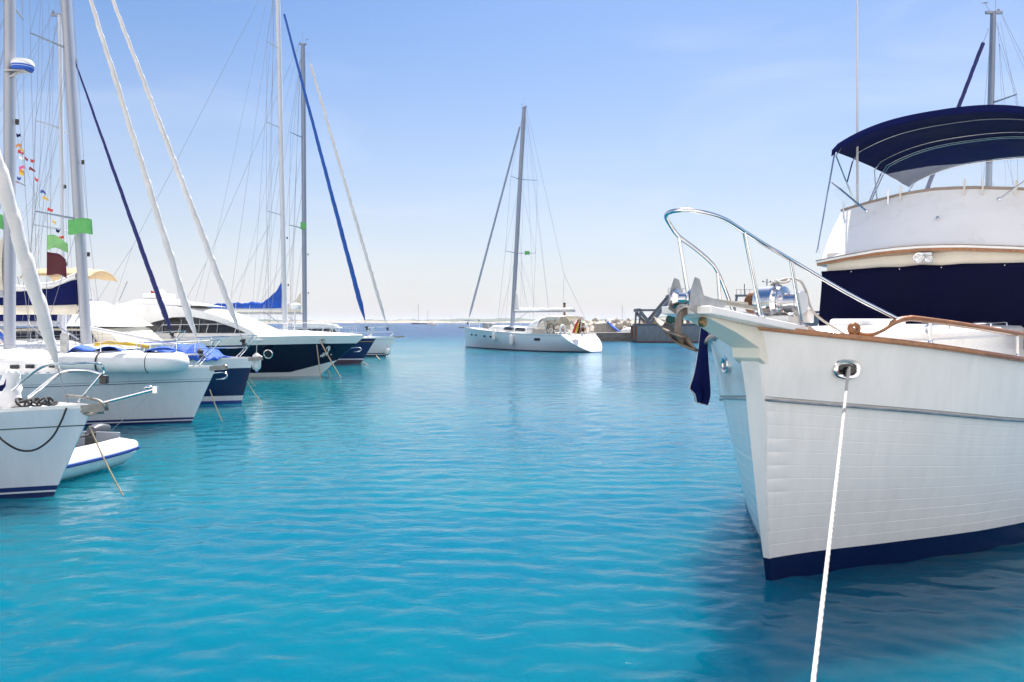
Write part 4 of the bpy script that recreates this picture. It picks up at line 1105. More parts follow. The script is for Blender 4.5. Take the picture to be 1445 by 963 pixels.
MB().tube([(-.26, .0, .48), (.16, .08, .50)], .018, 8).build('tiller', 'rubber', om)
MB().box((-.30, 0, .40), (.08, .2, .22)).build('clamp', 'black', om)

# ---------------------------------------------------------------- B: second yacht, pale hull with navy boot stripes
hull_mat('hull_b', (.70, .73, .76), [('z', -2, .06, (.02, .025, .11)), ('z', .085, .135, (.02, .03, .14)), ('t', .755, .768, (.05, .06, .12)), ('t', .80, .806, (.05, .06, .12))], .2, coat=.5, grime=.10)
B_ = boat('sailing_yacht', 'pale grey sailing yacht carrying an upturned white inflatable on its foredeck', (-7.32, 17.8, 0), R(0),
          dict(L=13.5, B=4.2, fb=1.26, fs=1.12, rake=.56, mat='hull_b', wl=.86, full=1.95))
toe_rail(B_.root, B_, 'gelcoat', dots=True); bow_roller(B_.root, B_, .22); pulpit(B_.root, B_, ln=1.5, h=.60)
coachroof(B_.root, B_, 1.95, 9.5, 1.30, .46, win=False, nose=2.0)
mb = MB()
for (px, py) in ((14, 524.5), (29, 524.5), (65, 524)): pass
for u in (2.62, 3.12, 3.42, 4.6):
    y = 1.30*min(1, .55+.45*(u-1.95)/3.2)*.985; MB().box(T(u, -y-.002, B_.zs(u)+.135), (.30 if u < 3 else .20, .03, .085)).build('cabin_window', 'tinted_glass', B_.root, bevel=.03)
mast(B_.root, B_, 4.15, B_.zs(4)+.48, 15.8, .165, 'alloy', spreads=(5.6, 9.6, 12.9), spl=1.25)
furl(B_.root, B_.local(W(287, 511, 17.8)), B_.local(Vector((-11.4, 17.8, 15.4))), .082, 'furled_white', seed=5)
boom(B_.root, 4.15, 2.95, 5.0, 'alloy', 'pale_canvas', rise=.9, hgt=.42, seed=4)
lifelines(B_.root, B_, 1.6, 11)
MB().box(W(91, 485, 17.6)-B_.loc, (.20, .04, .45)).build('mast_winch', 'dull_steel', B_.root, bevel=.04)
plough('anchor', 'small bright anchor on the bow roller of the yacht with the upturned inflatable', W(318, 528, 17.8), 0, .5, 'steel')
sail_hatch = MB().box(T(1.9, 0, B_.zs(1.9)+.07), (.55, .5, .05)).build('hatch', 'tinted_glass', B_.root, bevel=.015)
# radar
rd = thing('radar_dome', 'white radar dome on a bracket high on the thick mast at the left edge', 'radar', W(32, 92, 17.7))
MB().lathe([(0, -.11), (.20, -.11), (.235, -.06), (.235, .04), (.20, .10), (.10, .13), (0, .135)], (0, 0, 0), (0, 0, 1), 24).build('dome', 'gelcoat', rd)
MB().lathe([(.0, -.125), (.205, -.125), (.236, -.055), (.236, -.02)], (0, 0, 0), (0, 0, 1), 24).build('base', 'plain_blue', rd)
MB().beam((-.36, 0, -.15), (.12, 0, -.14), .22, .03).beam((-.34, 0, -.30), (-.05, 0, -.15), .05, .04).build('bracket', 'dull_steel', rd)
# upturned inflatable on the foredeck
td = thing('stowed_inflatable', 'white inflatable dinghy lashed upside down on the pale grey yacht foredeck', 'dinghy', W(176, 524, 17.0)+Vector((0, 0, .0)), 0)
P = smooth_path([(-1.22, -.32, .26), (-1.0, -.42, .22), (-.3, -.46, .20), (.5, -.44, .20), (1.0, -.30, .20), (1.16, 0, .19), (1.0, .30, .20), (.5, .44, .20), (-.3, .46, .20), (-1.0, .42, .22), (-1.22, .32, .26)], 7)
tb = MB().tube(P, [.21*min(1, .3+.7*min(i, len(P)-1-i)/8) for i in range(len(P))], 16).build('tube', 'pvc_white', td)
MB().loft([[(-1.05, -.35, .30), (-1.05, 0, .42), (-1.05, .35, .30)], [(.3, -.38, .32), (.3, 0, .44), (.3, .38, .32)], [(.95, -.12, .28), (1.0, 0, .32), (.95, .12, .28)]], False).build('floor', 'pvc_white', td, solid=.02)
MB().tube([(-.28+.22*math.sin(0), -.46+.225*math.cos(a), .20+.225*math.sin(a)) for a in [R(-20+250*k/20) for k in range(21)]], .018, 6).tube([(.72, -.40+.215*math.cos(a), .20+.215*math.sin(a)) for a in [R(90+170*k/14) for k in range(15)]], .009, 6).build('strap', 'rubber', td)
mb = MB(); rows = []
for i in range(25):
    t = i/24; x = -1.25+2.4*t
    rows.append([Vector((x, y, .46+.06*math.sin(t*17)+.05*math.sin(t*7+y*3)-.22*abs(y)**2-(.28*max(0, .12-t)/.12))) for y in (-.25, -.1, .1, .3, .5)])
tag(mb.sheet(rows).build('tarpaulin', 'blue_canvas', None, W(172, 523, 17.2), None, solid=.012), 'bright blue tarpaulin draped over the upturned white inflatable', 'tarpaulin')
line('mooring_rope', 'tan mooring rope running into the water from the pale grey yacht bow', sag(W(296, 550, 17.8), W(314, 596, 17.75), .03), .0125)

# ---------------------------------------------------------------- C: navy hull
hull_mat('hull_c', (.005, .010, .070), [('z', -2, .10, (.02, .05, .26)), ('z', .10, .235, (.66, .68, .72)), ('t', .80, 2, (.72, .74, .77))], .2, coat=.15, grime=.1)
C_ = boat('sailing_yacht', 'navy sailing yacht with a white stripe and a bright blue foredeck cover', (-7.64, 22, 0), R(0),
          dict(L=14, B=4.3, fb=1.27, fs=1.15, rake=.34, mat='hull_c', wl=.86, full=1.9))
toe_rail(C_.root, C_, 'gelcoat'); bow_roller(C_.root, C_, .22); pulpit(C_.root, C_, ln=1.4)
coachroof(C_.root, C_, 2.9, 9.8, 1.35, .42, n_win=4)
mast(C_.root, C_, 4.36, C_.zs(4)+.40, 17.4, .20, 'alloy', aft=.95, spreads=(5.2, 10, 13.6), spl=1.3)
furl(C_.root, C_.local(W(347, 492, 22)), C_.local(Vector((-13.4, 22, 17.0))), .095, 'furled_white', seed=8, lumps=.5)
boom(C_.root, 4.5, 2.66, 5.2, 'pale_canvas', 'navy_canvas', rise=.25, hgt=.60, taper=.45, r=.15, white_top='sailcloth', seed=6)
lifelines(C_.root, C_, 1.5, 11)
MB().tube([C_.local(W(128, 463, 21.8)), C_.local(W(250, 487, 21.8))], .05, 9).build('spinnaker_pole', 'mast_white', C_.root)
mb = MB(); rows = []
for i in range(25):
    t = i/24; px = lerp(222, 312, t)
    base = W(px, 509, 21.6); row = []
    for k in range(9):
        s = k/8; y = -.75+1.5*s; h = (.12+.32*math.sin(min(1, t*1.15)*math.pi)**.7)*(1-abs(2*s-1)**2.2)+.04*math.sin(t*21+s*5)+.03*math.sin(t*43-s*9)
        row.append(base+Vector((0, y+.4, max(h, .0))))
    rows.append(row)
tag(mb.sheet(rows).build('foredeck_cover', 'blue_canvas', solid=.012), 'royal blue cover bundled on the foredeck of the navy yacht with white stripe', 'cover')
mb = MB(); pth = smooth_path([W(132, 487, 20.8), W(155, 484, 20.8), W(185, 486, 20.8), W(210, 489.5, 20.8)], 6)
tag(mb.tube(pth, [.05+.012*math.sin(i*1.3) for i in range(len(pth))], 9).build('rolled_mat', 'yellow'), 'yellow roll lying along the deck behind the blue tarpaulin', 'mat')
fender(W(362, 524, 22.2)+Vector((0, 0, 0)), 'white fender hanging just ahead of the navy bow with the white stripe', .12, .52, .25)
line('mooring_rope', 'tan mooring rope from the navy bow with white stripe, the longer of two', sag(W(348, 537, 22), W(371, 572, 21.9), .03), .014)
line('mooring_rope', 'tan mooring rope from the navy bow with white stripe, the short one behind', sag(W(349, 530, 22.3), W(361, 546, 22.6), .02), .013)

# ---------------------------------------------------------------- H: white yacht behind, navy furled sail
hull_mat('hull_h', (.76, .77, .77), [('z', -2, .12, (.10, .02, .03))], .2, grime=.1)
H_ = boat('sailing_yacht', 'white sailing yacht with a navy furled headsail, half hidden behind the navy yacht', (-11.6, 26.2, 0), R(0),
          dict(L=11, B=3.6, fb=1.34, fs=1.15, rake=.5, mat='hull_h', full=1.9))
pulpit(H_.root, H_, ln=1.3); coachroof(H_.root, H_, 2.4, 8, 1.15, .42)
mast(H_.root, H_, 3.45, H_.zs(3)+.4, 12.6, .10, 'mast_white', aft=.15, spreads=(5.4, 8.8), spl=1.05)
furl(H_.root, H_.local(W(246, 481, 26.2)), H_.local(Vector((-15.05, 26.2, 12.1))), .088, 'furled_navy', seed=9, lumps=.5)
boom(H_.root, 3.6, 2.28, 4.2, 'alloy', 'navy_canvas', rise=.4, hgt=.45, seed=12)
lifelines(H_.root, H_, 1.4, 8.5)

# ---------------------------------------------------------------- motor yachts
def motor_hull(P): return make_hull(P)
def hard_profile(root, name, prof, wd, m, tuck=.86, bevel=.03, nose=0.):
    """a deckhouse from its side profile (u, z): the two sides lean in towards the top"""
    zmin = min(z for u, z in prof); zmax = max(z for u, z in prof)
    def ring(f):
        out = []
        for u, z in prof:
            t = (z-zmin)/(zmax-zmin+1e-6); out.append(T(u+nose*(abs(f)**2.5), f*wd*lerp(1, tuck, t), z-.06*abs(f)**2*t))
        return out
    return MB().loft([ring(f) for f in (-1, -.92, -.7, -.35, 0, .35, .7, .92, 1)], True, True, True).build(name, m, root, angle=45)
def side_glass(root, name, poly, wd, zmin, zmax, tuck, m, off=.012, nose=0.):
    for sg in (1, -1):
        q = [T(u+nose, sg*(wd*lerp(1, tuck, (z-zmin)/(zmax-zmin))+off), z) for u, z in poly]
        MB().prism(q, Vector((0, -sg*.02, 0))).build(name, m, root)
def rail(root, B, u0, u1, h=.55, step=1.2, r=.014, inset=.12, lean=.15):
    for sg in (1, -1):
        n = 20; top = [T(u0+(u1-u0)*i/n-lean, sg*max(B.hb(u0+(u1-u0)*i/n)-inset, .05), B.zs(u0+(u1-u0)*i/n)+h*(1 if i < n else .1)) for i in range(n+1)]
        rl = MB().tube(top, r, 7).build('side_rail', 'steel', root)
        k = max(2, round((u1-u0)/step))
        for i in range(k):
            u = u0+(u1-u0)*i/k
            MB().tube([T(u, sg*max(B.hb(u)-inset, .05), B.zs(u)), T(u-lean, sg*max(B.hb(u)-inset, .05), B.zs(u)+h)], r*.85, 6).build('stanchion', 'steel', rl)
# D: dark-banded motor yacht, bow 33.7 m off
hull_mat('hull_d', (.70, .74, .74), [('s', .27, 9, (.005, .008, .032)), ('t', -9, .10, (.70, .74, .74)), ('t', .80, 2, (.80, .80, .79))], .16, coat=.2, grime=.05)
D_ = boat('motor_yacht', 'white motor yacht with a broad black band and an arched dark window', (-8.3, 33.6, 0), R(0),
          dict(L=11.5, B=3.9, fb=1.74, fs=1.62, rake=2.0, mat='hull_d', wl=.80, full=2.3, flare=1.25, transom=-.1, stern=.92, wstern=.95), 'motor yacht')
fd = MB(); rows = []
for i in range(22):
    t = i/21; u = -1.85+5.8*t; hgt = .03+.36*t**.85; h = max(B_.Bm*0+D_.hb(u)-.14, .05)
    rows.append([T(u, h*k/6, D_.zs(u)+hgt*(1-abs(k/6)**2.6)) for k in range(-6, 7)])
fd.sheet(rows).build('foredeck', 'gelcoat', D_.root)
pf = [(1.5, 1.55), (1.9, 1.98), (3.0, 2.48), (3.9, 2.78), (5.2, 3.02), (6.6, 3.1), (8.6, 2.9), (8.3, 2.5), (8.4, 1.5)]
hs = hard_profile(D_.root, 'deckhouse', pf, 1.62, 'gelcoat', .80, nose=.5)
side_glass(hs, 'window', [(2.25, 1.86), (2.8, 2.10), (3.6, 2.36), (4.5, 2.52), (5.3, 2.50), (6.1, 2.30), (6.75, 1.86)], 1.62, 1.5, 3.1, .80, 'tinted_glass', .03, .4)
for k in range(4):
    u = 3.4+.75*k
    for sg in (1, -1): MB().beam(T(u+.4, sg*1.64, 1.88), T(u+.4, sg*1.50, 2.46-.10*abs(k-1.5)), .03, .03).build('window_bar', 'pvc_grey', hs)
top_ = hard_profile(D_.root, 'hard_top', [(4.4, 2.98), (5.2, 3.14), (6.4, 3.32), (7.4, 3.30), (8.2, 3.04), (7.9, 2.90), (6.2, 3.02)], 1.25, 'gelcoat', .9)
MB().box(T(6.9, 0, 3.42), (.9, 1.2, .22)).lathe([(0, 0), (.20, 0), (.22, .06), (.16, .16), (0, .18)], T(6.95, .2, 3.53), (0, 0, 1), 16).build('radar_arch', 'gelcoat', top_, bevel=.05)
rail(D_.root, D_, -1.4, 6.5, h=.55)
MB().tube([D_.local(W(355, 463, 33)), D_.local(W(308, 442, 33.3))], .02, 6).build('windscreen_bar', 'gelcoat', hs)
for u in (1.75,):
    for sg in (1, -1):
        mb = MB(); q = T(u, sg*(D_.hb(u)*.965), .98)
        mb.lathe([(.17, -.02), (.20, 0), (.20, .02), (.17, .03), (.15, .01)], q, (0, sg, -.12), 24); mb.build('porthole', 'steel', D_.hull)
        MB().lathe([(0, 0), (.155, 0), (.155, .012), (0, .012)], q, (0, sg, -.12), 24).build('pane', 'tinted_glass', D_.hull)
# white script painted on the bow
mb = MB(); rnd = random.Random(4)
def on_bow(px, py):
    p = W(px, py, 33.2); u = 0
    return p
for stroke in ([(452, 504), (453.5, 501), (455, 504), (456, 500), (457.5, 503)], [(458, 501), (459, 498), (460.5, 500), (460, 502), (462, 499.5), (463, 497)], [(460.5, 493), (462, 490), (463.5, 492), (463, 496), (465.5, 492.5)], [(463, 490.5), (464.5, 489), (465.5, 491), (464, 495)], [(466.5, 501), (468, 500.2)], [(455.5, 498.5), (457, 499.2)]):
    pts = []
    for x, y in stroke:
        d = 33.6
        for _ in range(12):
            p = W(x, y, d); l = D_.local(p); u = -l.x; t = max(0, min(1, l.z/D_.zs(u)))
            s = (u+D_.rake*t)/(D_.L+D_.rake*t); us = -D_.rake+s*(D_.L+D_.rake)
            bw_ = D_.Bm*.80*plan_shape(max(s, 0), .60, 2.3*.72, .95); q = lerp(t**1.25, 1-(1-t)**2.2, max(s, 0)); v = bw_+(D_.hb(us)-bw_)*q
            d = D_.loc.y-v-.014
        pts.append(D_.local(W(x, y, d)))
    mb.tube(smooth_path(pts, 4), .020, 5)
mb.build('bow_script', 'gelcoat', D_.hull)
hook = W(455, 478, 32.9)
MB().ball(D_.local(hook), (.10, .08, .12), 8, 6).ball(D_.local(hook)+Vector((.05, 0, -.15)), (.07, .06, .08), 8, 6).build('bow_cleat', 'dull_steel', D_.root)
line('mooring_rope', 'tan mooring rope falling straight down from the black-banded motor yacht', sag(W(447, 487, 32.6), W(453, 536, 32), .01), .022)
line('mooring_rope', 'tan mooring rope slanting away to the right from the black-banded motor yacht', sag(W(451, 480, 32.6), W(481, 533, 32.2), .04), .022)
line('mooring_rope', 'short tan rope end under the bow of the black-banded motor yacht', sag(W(462, 521, 33.4), W(467, 531, 33.3), .0), .024)
plough('anchor', 'bright anchor tucked under the tip of the black-banded motor yacht bow', W(508, 492, 33.6), R(0), .6, 'steel')
flag('ensign', 'small red and yellow flag behind the radar of the black-banded motor yacht', W(213, 410, 34), .26, .42, None, dirx=(1, .2, 0), droop=.6, stripes=('red', 'yellow', 'red'))
# D2: cream flybridge yacht between C and D
hull_mat('hull_d2', (.74, .73, .70), [('z', -2, .15, (.02, .03, .12))], .2, grime=.08)
E2 = boat('motor_yacht', 'cream flybridge motor yacht with a tan awning behind the tall masts', (-12.9, 29.4, 0), R(0),
          dict(L=13, B=4.2, fb=1.5, fs=1.35, rake=1.3, mat='hull_d2', wl=.82, full=2.1, transom=-.1, stern=.92, wstern=.95), 'motor yacht')
px2 = lambda px, py, d=29.4: (-(W(px, py, d).x-E2.loc.x), W(px, py, d).z)
ds = hard_profile(E2.root, 'deckhouse', [px2(222, 490), px2(196, 462), px2(95, 461), px2(60, 462), px2(20, 463), px2(20, 492)], 1.75, 'cream', .9, nose=.35)
side_glass(ds, 'window', [px2(186, 486), px2(172, 467), px2(120, 466), px2(70, 467), px2(66, 486)], 1.75, px2(0, 490)[1], px2(0, 461)[1], .9, 'window_dark', .02, .3)
fbp = hard_profile(E2.root, 'flybridge', [px2(202, 460), px2(178, 446), px2(160, 434), px2(143, 426), px2(126, 422), px2(90, 424), px2(30, 436), px2(10, 460)], 1.85, 'gelcoat', .62, nose=.5)
MB().tube([T(*px2(152, 425)[:1], -1, px2(152, 425)[1]), T(px2(151, 410)[0], -1, px2(151, 410)[1])], .05, 6).build('aerial', 'gelcoat', fbp)
for sg in (1, -1):
    mb = MB()
    for a, b in ((px2(128, 448), px2(152, 394)), (px2(70, 440), px2(60, 394))): mb.tube([T(a[0], sg*1.5, a[1]), T(b[0], sg*1.5, b[1])], .022, 6)
    mb.build('awning_frame', 'steel', fbp)
aw = MB(); rows = []
for i in range(18):
    t = i/17; p = px2(lerp(146, 52, t), 0); zc = EYE+(455-lerp(384, 383, t))*29.4/1100
    rows.append([T(p[0], 1.05*k/6, zc+.14-.34*abs(k/6)**2.2-(.12*(abs(t-.5)*2)**6)-.05*math.sin(t*math.pi*3)**2) for k in range(-6, 7)])
aw.sheet(rows).build('awning', 'tan_canvas', fbp, solid=.03)

# ---------------------------------------------------------------- E: navy yacht with tall white mast, F: white yacht beyond it
hull_mat('hull_e', (.006, .014, .085), [('z', -2, .24, (.085, .05, .075)), ('z', .24, .30, (.7, .72, .75)), ('t', .86, .885, (.40, .22, .06)), ('t', .985, 2, (.7, .7, .7))], .2, coat=.15, grime=.08)
E_ = boat('sailing_yacht', 'dark blue sailing yacht with a tall white mast and bright blue sail cover', (-8.35, 43, 0), R(0),
          dict(L=16, B=4.7, fb=1.42, fs=1.25, rake=.85, mat='hull_e', wl=.84, full=1.8))
toe_rail(E_.root, E_, 'gelcoat'); pulpit(E_.root, E_, r=.02, ln=2.2, h=.66); coachroof(E_.root, E_, 4, 11, 1.3, .45)
mast(E_.root, E_, 4.15, E_.zs(4)+.4, 21.5, .21, 'mast_white', aft=.45, spreads=(8.2, 13.0, 17.4), spl=1.35, wr=.009)
furl(E_.root, E_.local(W(519, 468, 43)), E_.local(Vector((-12.78, 43, 20.1))), .135, 'furled_blue', seed=11, lumps=.4, tip=.42)
boom(E_.root, 4.25, 3.0, 4.7, 'mast_white', 'blue_canvas', rise=1.05, hgt=.42, seed=3)
lifelines(E_.root, E_, 2.4, 13, wr=.009)
mb = MB().tube([E_.local(W(500, 478, 42.5)), E_.local(W(512, 458, 42.7))], .02, 6)
hull_mat('hull_f', (.74, .77, .79), [('z', -2, .12, (.03, .05, .10)), ('z', .17, .24, (.05, .08, .14)), ('t', .86, .875, (.25, .3, .35))], .2, grime=.08)
F_ = boat('sailing_yacht', 'white sailing yacht farthest along the left row, with a grey mast and white furled sail', (-8.5, 52.5, 0), R(0),
          dict(L=15, B=4.6, fb=1.32, fs=1.2, rake=.75, mat='hull_f', wl=.84, full=1.8))
pulpit(F_.root, F_, r=.02, ln=1.8, h=.66); coachroof(F_.root, F_, 4, 11, 1.3, .45); bow_roller(F_.root, F_, .5)
mast(F_.root, F_, 5.45, F_.zs(4)+.4, 21.0, .24, 'alloy_dark', aft=.12, spreads=(8.6, 14.7), spl=1.6, wr=.010)
furl(F_.root, F_.local(W(548, 468, 52.5)), F_.local(W(433, 73, 52.5)), .115, 'furled_white', seed=13, lumps=.5, tip=.7)
boom(F_.root, 5.6, 2.9, 5, 'alloy', 'pale_canvas', rise=.8, hgt=.5, seed=8)
lifelines(F_.root, F_, 2.2, 12, wr=.010)
fender(W(547, 499, 52)-Vector((0, 0, .1)), 'round white buoy at the stem of the farthest white yacht', .20, .46, .2)
rl = thing('radar_dome', 'white radar dome standing between the white and the grey mast', 'radar', W(416, 432, 47))
MB().lathe([(0, -.2), (.30, -.2), (.36, -.08), (.36, .06), (.28, .16), (0, .2)], (0, 0, 0), (0, 0, 1), 20).build('dome', 'gelcoat', rl)
MB().tube([(0, 0, -.2), (0, 0, -2.2)], .05, 8).build('pole', 'steel', rl)
for a, b in (((508, 510), (520, 515)), ((531, 502), (536, 508)), ((540, 505), (546, 511))):
    line('mooring_rope', 'thin mooring rope at the far navy and white bows', sag(W(*a, 44.5 if a[0] < 520 else 51.5), W(*b, 42.5 if a[0] < 520 else 46), .0), .026, group='mooring ropes at the far left bows')
# G: small white motor boat beyond
hull_mat('hull_g', (.78, .78, .77), [], .25, grime=.05)
G_ = boat('motor_boat', 'small white motor boat with a hard top seen between the far left bows', (-11.6, 62, 0), R(4),
          dict(L=7, B=2.6, fb=1.15, fs=1.0, rake=.9, mat='hull_g', full=2.2, transom=-.1, stern=.9, wstern=.9), 'motor boat')
hard_profile(G_.root, 'hard_top', [(2.0, 1.85), (2.4, 2.12), (3.4, 2.28), (5.6, 2.2), (6.2, 2.05), (5.9, 1.96)], 1.1, 'gelcoat', .9)
hard_profile(G_.root, 'cabin', [(1.6, 1.0), (2.5, 1.78), (5.2, 1.82), (5.5, 1.0)], 1.0, 'window_dark', .9)

# ---------------------------------------------------------------- flags
flag('courtesy_flag', 'dark green rectangular flag at the mast above the cream flybridge yacht', W(96, 309, 21.4), .66, .42, 'green_flag', wave=.06, rx=1)
flag('courtesy_flag', 'pale green pennant flying above the burgundy flag', W(66.5, 331, 19.5), .54, .38, 'pale_green_flag', wave=.05, rx=2, droop=.55, taper=.62)
flag('ensign', 'burgundy flag hanging below the pale green pennant by the left masts', W(66, 355, 19.3), .52, .58, 'burgundy', wave=.05, rx=.4, droop=.35, taper=.80)
flag('courtesy_flag', 'green flag cut by the left edge, beside the thick furled white sail', W(-12, 303, 16), .24, .30, 'green_flag', wave=.03, rx=1)
flag('courtesy_flag', 'tiny green flag under the spreader of the grey mast', W(424, 313, 52), .42, .52, 'green_flag', wave=.05, droop=.3, taper=.7)
flag('ensign', 'blue white and red striped flag low at the left edge', W(-3, 466, 25), .34, .6, None, dirx=(1, .1, -.1), droop=.9, stripes=('plain_blue', 'white_cloth', 'red'))
line('flag_line', 'thin line by the thick left mast from which the flags hang', [W(67, 300, 19.4), W(66, 400, 19.3), W(64, 470, 19.3)], .006, 'wire', 'line')
sigs = [(23, 188, 'navy_canvas'), (22, 203, 'orange'), (27, 208, 'yellow'), (25, 212, 'red'), (27, 221, 'white_cloth'), (35, 221, 'brick_red'), (43, 224, 'red'), (27, 234, 'pink'), (27, 238, 'orange'), (41, 236, 'brick_red'), (27, 243, 'yellow'), (49, 250, 'red'), (24, 249, 'stripe_blue'), (19, 255, 'pink'), (57, 267, 'stripe_blue'), (60, 277, 'yellow'), (67, 294, 'red'), (74, 310, 'yellow'), (79, 323, 'navy_canvas'), (83, 333, 'red')]
for i, (px, py, m_) in enumerate(sigs):
    flag('signal_flag', 'tiny coloured signal flag strung in the rigging beside the left masts', W(px, py, 24), .17, .10, m_, wave=.03, rx=i, dirx=(1, .3*math.sin(i), -.35+.3*math.sin(i*2.1)), group='signal flags in the left rigging', taper=.8)
line('flag_line', 'thin line carrying the tiny signal flags between the left masts', sag(W(22, 186, 24), W(88, 345, 24), .5, 16), .005, 'wire', 'line')
# ================================================================ J: the white yacht leaving the harbour
hull_mat('hull_j', (.66, .70, .74), [('z', -2, .07, (.02, .04, .12)), ('z', .11, .13, (.45, .5, .55))], .2, grime=.05)
JR = math.atan2(.762, -.648)
J = boat('sailing_yacht', 'large white sailing yacht under way in the middle of the harbour, stern to the mole', (-4.29, 72, 0), JR,
         dict(L=16.6, B=4.7, fb=1.82, fs=1.36, rake=.25, mat='hull_j', wl=.84, full=1.75, transom=-1.45, stern=.80, wstern=.22))
toe_rail(J.root, J, 'gelcoat'); bow_roller(J.root, J, .7)
coachroof(J.root, J, 4.0, 10.6, 1.35, .42, n_win=2, wz=(.25, .86), span=(7.0, 9.9))
mast(J.root, J, 6.65, J.zs(6)+.35, 20.4, .21, 'alloy_dark', aft=1.55, spreads=(8.2, 14.4), spl=1.7, wr=.010)
flag('courtesy_flag', 'tiny green flag under the spreader of the departing white yacht', W(740.5, 354, 66), .44, .36, 'green_flag', wave=.05, droop=.25, taper=.8)
furl(J.root, T(.25, 0, J.zs(0)+.25), T(8.0, 0, 19.7), .10, 'grey_canvas', seed=15, lumps=.3, tip=.8)
boom(J.root, 6.85, 3.18, 7.4, 'alloy', 'sailcloth', rise=.1, hgt=.26, taper=.8, seed=5)
MB().sheet([[T(6.95, .05*math.sin(i), 3.35+1.9*i/6), T(6.95+.75*(1-i/6)**.8, .10*math.sin(i*1.3), 3.35+1.9*i/6*.98)] for i in range(7)]).build('mainsail_corner', 'sailcloth', J.root, solid=.01)
pulpit(J.root, J, r=.02, ln=1.6, h=.62); lifelines(J.root, J, 2, 13, wr=.009)
def hood(root, name, u0, u1, w_, z0, h, m, open_aft=True):
    rows = []
    for i in range(9):
        t = i/8; u = lerp(u0, u1, t); hh = h*(.05+.95*math.sin(min(1, t*1.15)*math.pi/2)**.8)
        rows.append([T(u, w_*math.copysign(abs(math.cos(a))**.7, math.cos(a)), z0+hh*math.sin(a)**.7) for a in [math.pi*k/12 for k in range(13)]])
    return MB().sheet(rows).build(name, m, root, solid=.015)
hood(J.root, 'spray_hood', 9.9, 11.4, 1.3, J.zs(10)+.4, .95, 'white_cloth')
hood(J.root, 'spray_hood', 11.0, 12.4, 1.35, J.zs(11)+.35, 1.1, 'pale_canvas')
mb = MB(); rows = []
for i in range(7):
    u = 12.0+1.9*i/6; rows.append([T(u, 1.5*k/6, 2.78-.10*abs(k/6)**2+.05*math.sin(i/6*math.pi)-.28*(abs(k) == 6)) for k in range(-6, 7)])
bm_ = mb.sheet(rows).build('bimini', 'pale_canvas', J.root, solid=.02)
for sg in (1, -1): MB().tube([T(12.1, sg*1.5, 2.7), T(12.8, sg*1.6, 1.4)], .02, 6).tube([T(13.8, sg*1.5, 2.7), T(12.8, sg*1.6, 1.4)], .02, 6).build('bimini_bow', 'steel', bm_)
for u in (12.4, 13.2):
    mb = MB(); mb.tube([T(u, .9+.42*math.cos(a), 1.75+.42*math.sin(a)) for a in [2*math.pi*k/24 for k in range(24)]], .03, 6, closed=True)
    for k in range(5): mb.tube([T(u, .9, 1.75), T(u, .9+.42*math.cos(k*1.257), 1.75+.42*math.sin(k*1.257))], .015, 5)
    mb.build('steering_wheel', 'rubber', J.root)
for u in (3.3, 4.4, 6.0, 12.9):
    z = J.zs(u)*.62; us = u
    pass
def on_side(B, u, z, P, out=.012, sg=1):
    t = z/B.zs(u); L = B.L; s = (u+B.rake*t)/(L+P.get('transom', -.6)*z+B.rake*t); us = -B.rake+s*(L+B.rake)
    full = P.get('full', 1.9)
    bw_ = B.Bm*P.get('wl', .86)*plan_shape(max(s, 0), .60, full*.72, P.get('wstern', .6)); q = lerp(t**P.get('flare', 1.), 1-(1-t)**2.2, max(s, 0))
    return T(u, sg*(bw_+(B.hb(us)-bw_)*q+out), z)
JP = dict(wl=.84, full=1.75, transom=-1.45, wstern=.22)
for u in (2.1, 3.15, 5.0, 6.2, 12.2):
    p = on_side(J, u, J.zs(u)*.70, JP, .0); p2 = on_side(J, u+.3, J.zs(u)*.70, JP, .0)
    d = (p2-p).normalized(); q = []
    wdt = .22 if u < 12 else .34
    for k in range(12):
        a = 2*math.pi*k/12; q.append(p+d*wdt*math.copysign(abs(math.cos(a))**.6, math.cos(a))+Vector((0, 0, .11*math.copysign(abs(math.sin(a))**.6, math.sin(a))))+Vector((0, .012, 0)))
    MB().prism(q, Vector((0, .012, 0))).build('hull_window', 'tinted_glass', J.hull)
for u, l in ((6.9, 'white fender on the near side of the departing yacht, the one nearer its bow'), (9.4, 'white fender on the near side of the departing yacht, the one nearer its stern')):
    p = J.world(on_side(J, u, J.zs(u)*.55, JP, .2)); p.z = .72 if u < 8 else .40
    fender(p, l, .19, .95, .15)
lr = thing('life_ring', 'white horseshoe life ring on the stern rail of the departing yacht', 'life ring', J.world(T(14.1, 1.2, 1.75)), JR)
MB().tube([(0, .30*math.cos(a), .30*math.sin(a)) for a in [R(-60+300*k/20) for k in range(21)]], .09, 8).build('ring', 'pvc_white', lr)
MB().tube([T(14.1, 1.8, 1.35), T(14.1, 1.8, 2.0), T(14.4, 0, 2.02), T(14.1, -1.8, 2.0), T(14.1, -1.8, 1.35)], .02, 6).build('stern_rail', 'steel', J.root)
for u, v in ((3.7, .5), (4.6, .5)):
    MB().box(T(u, v, J.zs(u)+.32), (.5, .55, .5)).build('deck_box', 'pvc_grey', J.root, bevel=.06)
en = W(819, 449, 60)
f = thing('ensign', 'red and yellow ensign drooping from the stern of the departing yacht', 'flag')
fr = [[], [], [], []]
for i in range(9):
    t = i/8; a = W(lerp(818, 807, t**.7), lerp(449, 470, t), 60); b = W(lerp(819.5, 818, t), lerp(450, 474+3*math.sin(t*5), t), 60.2)
    for k in range(4): fr[k].append(a.lerp(b, k/3)+Vector((0, .12*math.sin(k*1.5+t*4), 0)))
for k, m_ in enumerate(('red', 'yellow', 'burgundy')): MB().sheet([fr[k], fr[k+1]]).build('band', m_, f, solid=.01)
MB().tube([W(819, 447, 60), W(812, 474, 60.2)], .02, 6).build('flagstaff', 'mast_white', f)
